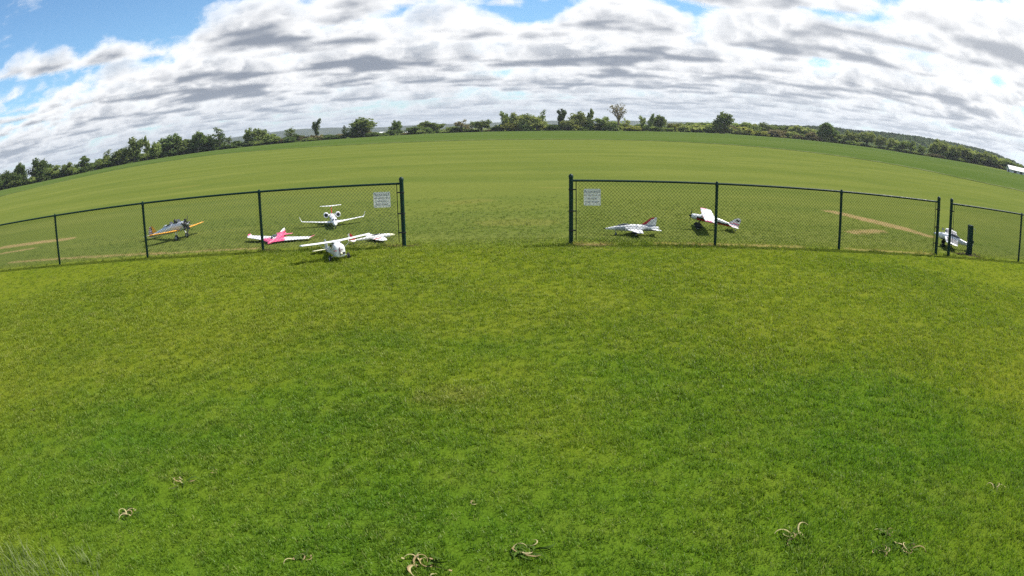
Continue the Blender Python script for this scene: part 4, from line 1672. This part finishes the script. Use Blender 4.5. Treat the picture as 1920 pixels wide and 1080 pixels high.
def sport_plane():
    o = plane_root('model_sport_plane', (4.84, 14.74, gz(4.8, 14.7)), (-.975, .22), 'white model sport plane with red and black trim behind the chain-link fence', pitch=R(9), roll=R(-3))
    mt = [M_WHITE, M_RED, M_BLACK, M_GREY]

    def fm(c):
        t = .252 - max(0, .10 - c.x) * .04
        if c.x > .30:
            return 3 if c.z < .225 else 0
        if t - .020 < c.z < t + .008:
            return 2
        if t - .065 < c.z < t - .020:
            return 1
        return 0
    fuselage(o, [(.43, .09, .09, .245), (.40, .12, .12, .245), (.28, .135, .14, .245), (.10, .135, .16, .25), (-.08, .125, .17, .255), (-.28, .09, .13, .245), (-.47, .055, .09, .225), (-.65, .03, .06, .22)], mt, matfn=fm, sub=5)
    m = MB()
    m.loft([oval(.24, .05, .015, .30), oval(.17, .10, .07, .315), oval(.0, .11, .09, .315), oval(-.14, .08, .05, .31), oval(-.28, .02, .015, .30)])
    m.build('cabin', M_WHITE2, o, smooth=True)
    propeller(o, .445, .245, .165, R(80), spin=M_BLACK, sr=.026, sl=.05)
    both(o, 'wing', [((.20, .0, .325), (-.12, .0, .325)), ((.17, .86, .335), (-.10, .86, .335))], [M_WHITE, M_PINK, M_RED], thick=.6, sub=10, round_tip=False, matfn=lambda c: 1 if (abs(c.y) > .76 and c.x > .05) else (2 if (c.x > .17 and .2 < abs(c.y) < .45) else 0))
    surface(o, 'fin', [((-.44, 0, .24), (-.72, 0, .20)), ((-.58, 0, .365), (-.76, 0, .355)), ((-.66, 0, .415), (-.75, 0, .405))], [M_WHITE2, M_BLACK, M_PINK], thick=.4, sub=6, matfn=lambda c: 1 if (.345 < c.z < .375 and c.x < -.64) else (2 if c.z < .285 and c.z > .26 else 0))
    both(o, 'tailplane', [((-.47, .02, .235), (-.68, .02, .235)), ((-.54, .30, .235), (-.70, .30, .235))], [M_WHITE2, M_PINK], thick=.4, sub=5, matfn=lambda c: 1 if (abs(c.y) > .12 and abs(c.y) < .2) else 0)
    for s in (-1, 1):
        leg(o, (.20, s * .05, .19), (.24, s * .15, .06), .009, M_BLACK)
        wheel(o, (.24, s * .16, .036), .056, .035, M_GREY)
        m = MB()
        m.loft([oval(.325, .03, .03, .045, s * .16), oval(.27, .055, .085, .055, s * .16), oval(.19, .05, .07, .055, s * .16), oval(.13, .015, .02, .06, s * .16)])
        m.build('wheel_pant', M_BLACK, o, smooth=True)
    leg(o, (-.62, 0, .20), (-.67, 0, .125), .005)
    wheel(o, (-.675, .006, .118), .018, .012)
    return o


def checker_plane():
    o = plane_root('model_aerobatic_plane', (11.67, 13.56, gz(11.7, 13.5)), (-.80, .60), 'white model plane with mottled black panels beside the square green post', pitch=R(8), roll=R(-9))
    nm = bpy.data.materials.new('mottled_panels')
    nm.use_nodes = True
    t = NT(nm.node_tree)
    tc = t.new('ShaderNodeTexCoord').outputs['Object']
    n = t.noise(tc, 34.0, 2.0, 0.6)
    t.put(t.n['Principled BSDF'].inputs['Base Color'], t.mix(t.step(n, .44, .60), (.015, .015, .018), (.26, .26, .27)))
    t.n['Principled BSDF'].inputs['Roughness'].default_value = .4
    mt = [M_WHITE, nm, M_BLACK]
    fuselage(o, [(.44, .10, .10, .235), (.40, .14, .15, .235), (.25, .16, .18, .24), (.05, .16, .20, .25), (-.18, .14, .18, .25), (-.38, .09, .12, .25), (-.64, .04, .07, .25)], mt, matfn=lambda c: 2 if (.20 < c.x < .34 and c.z < .19) else 0, sub=5)
    propeller(o, .45, .235, .15, R(172), spin=M_WHITE, sr=.048, sl=.13)
    m = MB()
    m.loft([oval(.10, .03, .02, .335), oval(.02, .10, .07, .35), oval(-.12, .10, .08, .35), oval(-.26, .03, .02, .335)])
    m.build('canopy', M_GLASS, o, smooth=True)
    both(o, 'wing', [((.24, .05, .27), (-.20, .05, .27)), ((.19, .66, .295), (-.16, .66, .295))], mt, thick=.6, sub=10, matfn=lambda c: 1 if (-.19 < c.x < .18 and .10 < abs(c.y) < .60) else 0)
    surface(o, 'fin', [((-.44, 0, .27), (-.68, 0, .24)), ((-.56, 0, .40), (-.70, 0, .39))], mt, thick=.4, sub=4, matfn=lambda c: 1 if c.z > .33 else 0)
    both(o, 'tailplane', [((-.46, .02, .26), (-.66, .02, .26)), ((-.52, .24, .26), (-.65, .24, .26))], mt, thick=.4, sub=4, matfn=lambda c: 1 if .06 < abs(c.y) < .24 else 0)
    for s in (-1, 1):
        leg(o, (.17, s * .06, .16), (.22, s * .17, .06), .011, M_BLACK)
        wheel(o, (.22, s * .18, .034), .066, .045, M_BLACK)
        # spare ring on a short mast above the cowl
        x = .30 - .10 * (s > 0)
        leg(o, (x, s * .04, .31), (x + .02, s * .05, .40), .004, M_GREY, 'mast')
        wheel(o, (x + .02, s * .05, .415), .034, .02, M_WHITE)
    leg(o, (-.60, 0, .23), (-.64, 0, .115), .005)
    wheel(o, (-.645, .006, .108), .02, .014)
    return o


for fn in (biz_jet, pink_jet, trainer, red_fin_plane, vintage_trainer, fighter, sport_plane, checker_plane):
    fn()

# ------------------------------------------------------------------ wilted weeds on the lawn
M_STRAW = mat('straw_stem', (0.27, 0.20, 0.105), 0.9, spec=0.0, noise=0.3, nscale=30)
M_STRAW2 = mat('pale_leaf', (0.36, 0.31, 0.16), 0.85, spec=0.0, noise=0.25, nscale=30)
M_WEEDG = mat('weed_green', (0.055, 0.095, 0.018), 0.9, spec=0.0, noise=0.3, nscale=30)


def weed(u, v, size, n, label, seed, green=3):
    size *= 1.2
    green = green + 2
    r = random.Random(seed)
    p = on_ground(u, v)
    o = empty('wilted_weed', (p.x, p.y, p.z), (0, 0, r.uniform(0, 6.28)), label, 'weed')
    for i in range(n + green):
        m = MB()
        a = r.uniform(0, 6.28)
        L = size * r.uniform(.6, 1.15)
        pts, rad = [], []
        q = Vector((r.gauss(0, size * .2), r.gauss(0, size * .2), .004))
        h = a
        curl = r.choice([-1, 1]) * r.uniform(.2, .6)
        lift = r.uniform(.15, .75) if i < n else r.uniform(.1, .5)
        for k in range(9):
            t = k / 8
            pts.append(q.copy())
            rad.append((.0034 if i < n else .0034) * (1.1 - .75 * t) * size / .12)
            q = q + Vector((math.cos(h), math.sin(h), lift * math.cos(t * 3.0))) * L / 9
            q.z = max(q.z, .012)
            h += curl
        vs, up = [], r.uniform(-.9, .9)
        for k, q in enumerate(pts):
            d = (pts[min(k + 1, 8)] - pts[max(k - 1, 0)]).normalized()
            sd_ = d.cross(Vector((math.sin(up), 0, math.cos(up))))
            sd_ = sd_.normalized() if sd_.length > 1e-4 else Vector((1, 0, 0))
            w_ = rad[k] * (0.7 + 0.8 * math.sin(PI * min(1, k / 7))) * (1.0 if i < n else 1.5)
            vs += [q - sd_ * w_, q + Vector((0, 0, -rad[k] * .5)), q + sd_ * w_, q + Vector((0, 0, rad[k] * .35))]
            up += r.gauss(0, .25)
        m.loft([vs[4 * k:4 * k + 4] for k in range(9)])
        if i < n and r.random() < .3:
            e = pts[-1]
            s = size * .07
            m.add([e + Vector((-s, 0, 0)), e + Vector((0, -s, .006)), e + Vector((s, 0, .01)), e + Vector((0, s, .004))], [(0, 1, 2), (0, 2, 3)])
        m.build('stem' if i < n else 'leaf', (M_STRAW if r.random() < .55 else M_STRAW2) if i < n else M_WEEDG, o, smooth=True)
    return o


weed(235, 966, .13, 6, 'wilted weed with one hooped straw stem near the tall grass', 1, 7)
weed(341, 905, .12, 5, 'curled brown dead leaf clump up the lawn from the hooped weed', 2, 2)
weed(402, 886, .07, 3, 'tiny reddish-brown dead weed next to the curled leaf clump', 3, 1)
weed(567, 1050, .09, 4, 'small wilted straw weed between the hooped weed and the arched one', 4, 5)
weed(800, 1060, .15, 8, 'arched bundle of pale dead stems lying on the lawn', 5, 3)
weed(985, 1036, .14, 5, 'wilted weed with dark green leaves and yellow tip beside the arched bundle', 6, 9)
weed(895, 944, .06, 3, 'single small pale curled leaf on open lawn', 7, 1)
weed(1488, 1008, .13, 6, 'wilted weed with curled pale stem apart from the three clustered weeds', 8, 7)
weed(1660, 1002, .11, 5, 'brown dead weed topmost of three clustered together', 9, 6)
weed(1652, 1032, .12, 5, 'dead weed with yellow forked stem among three clustered together', 10, 6)
weed(1700, 1030, .12, 6, 'scruffy brown dead weed with short tufts among three clustered together', 11, 6)
weed(1862, 918, .12, 3, 'thin pale upright dead stem alone on the darker lawn', 12, 2)
weed(62, 770, .07, 3, 'tiny straw weed alone on the lawn below the fence', 13, 1)
weed(410, 560, .07, 2, 'straw-pale weed speck on the lawn below the silver plane', 14, 1)
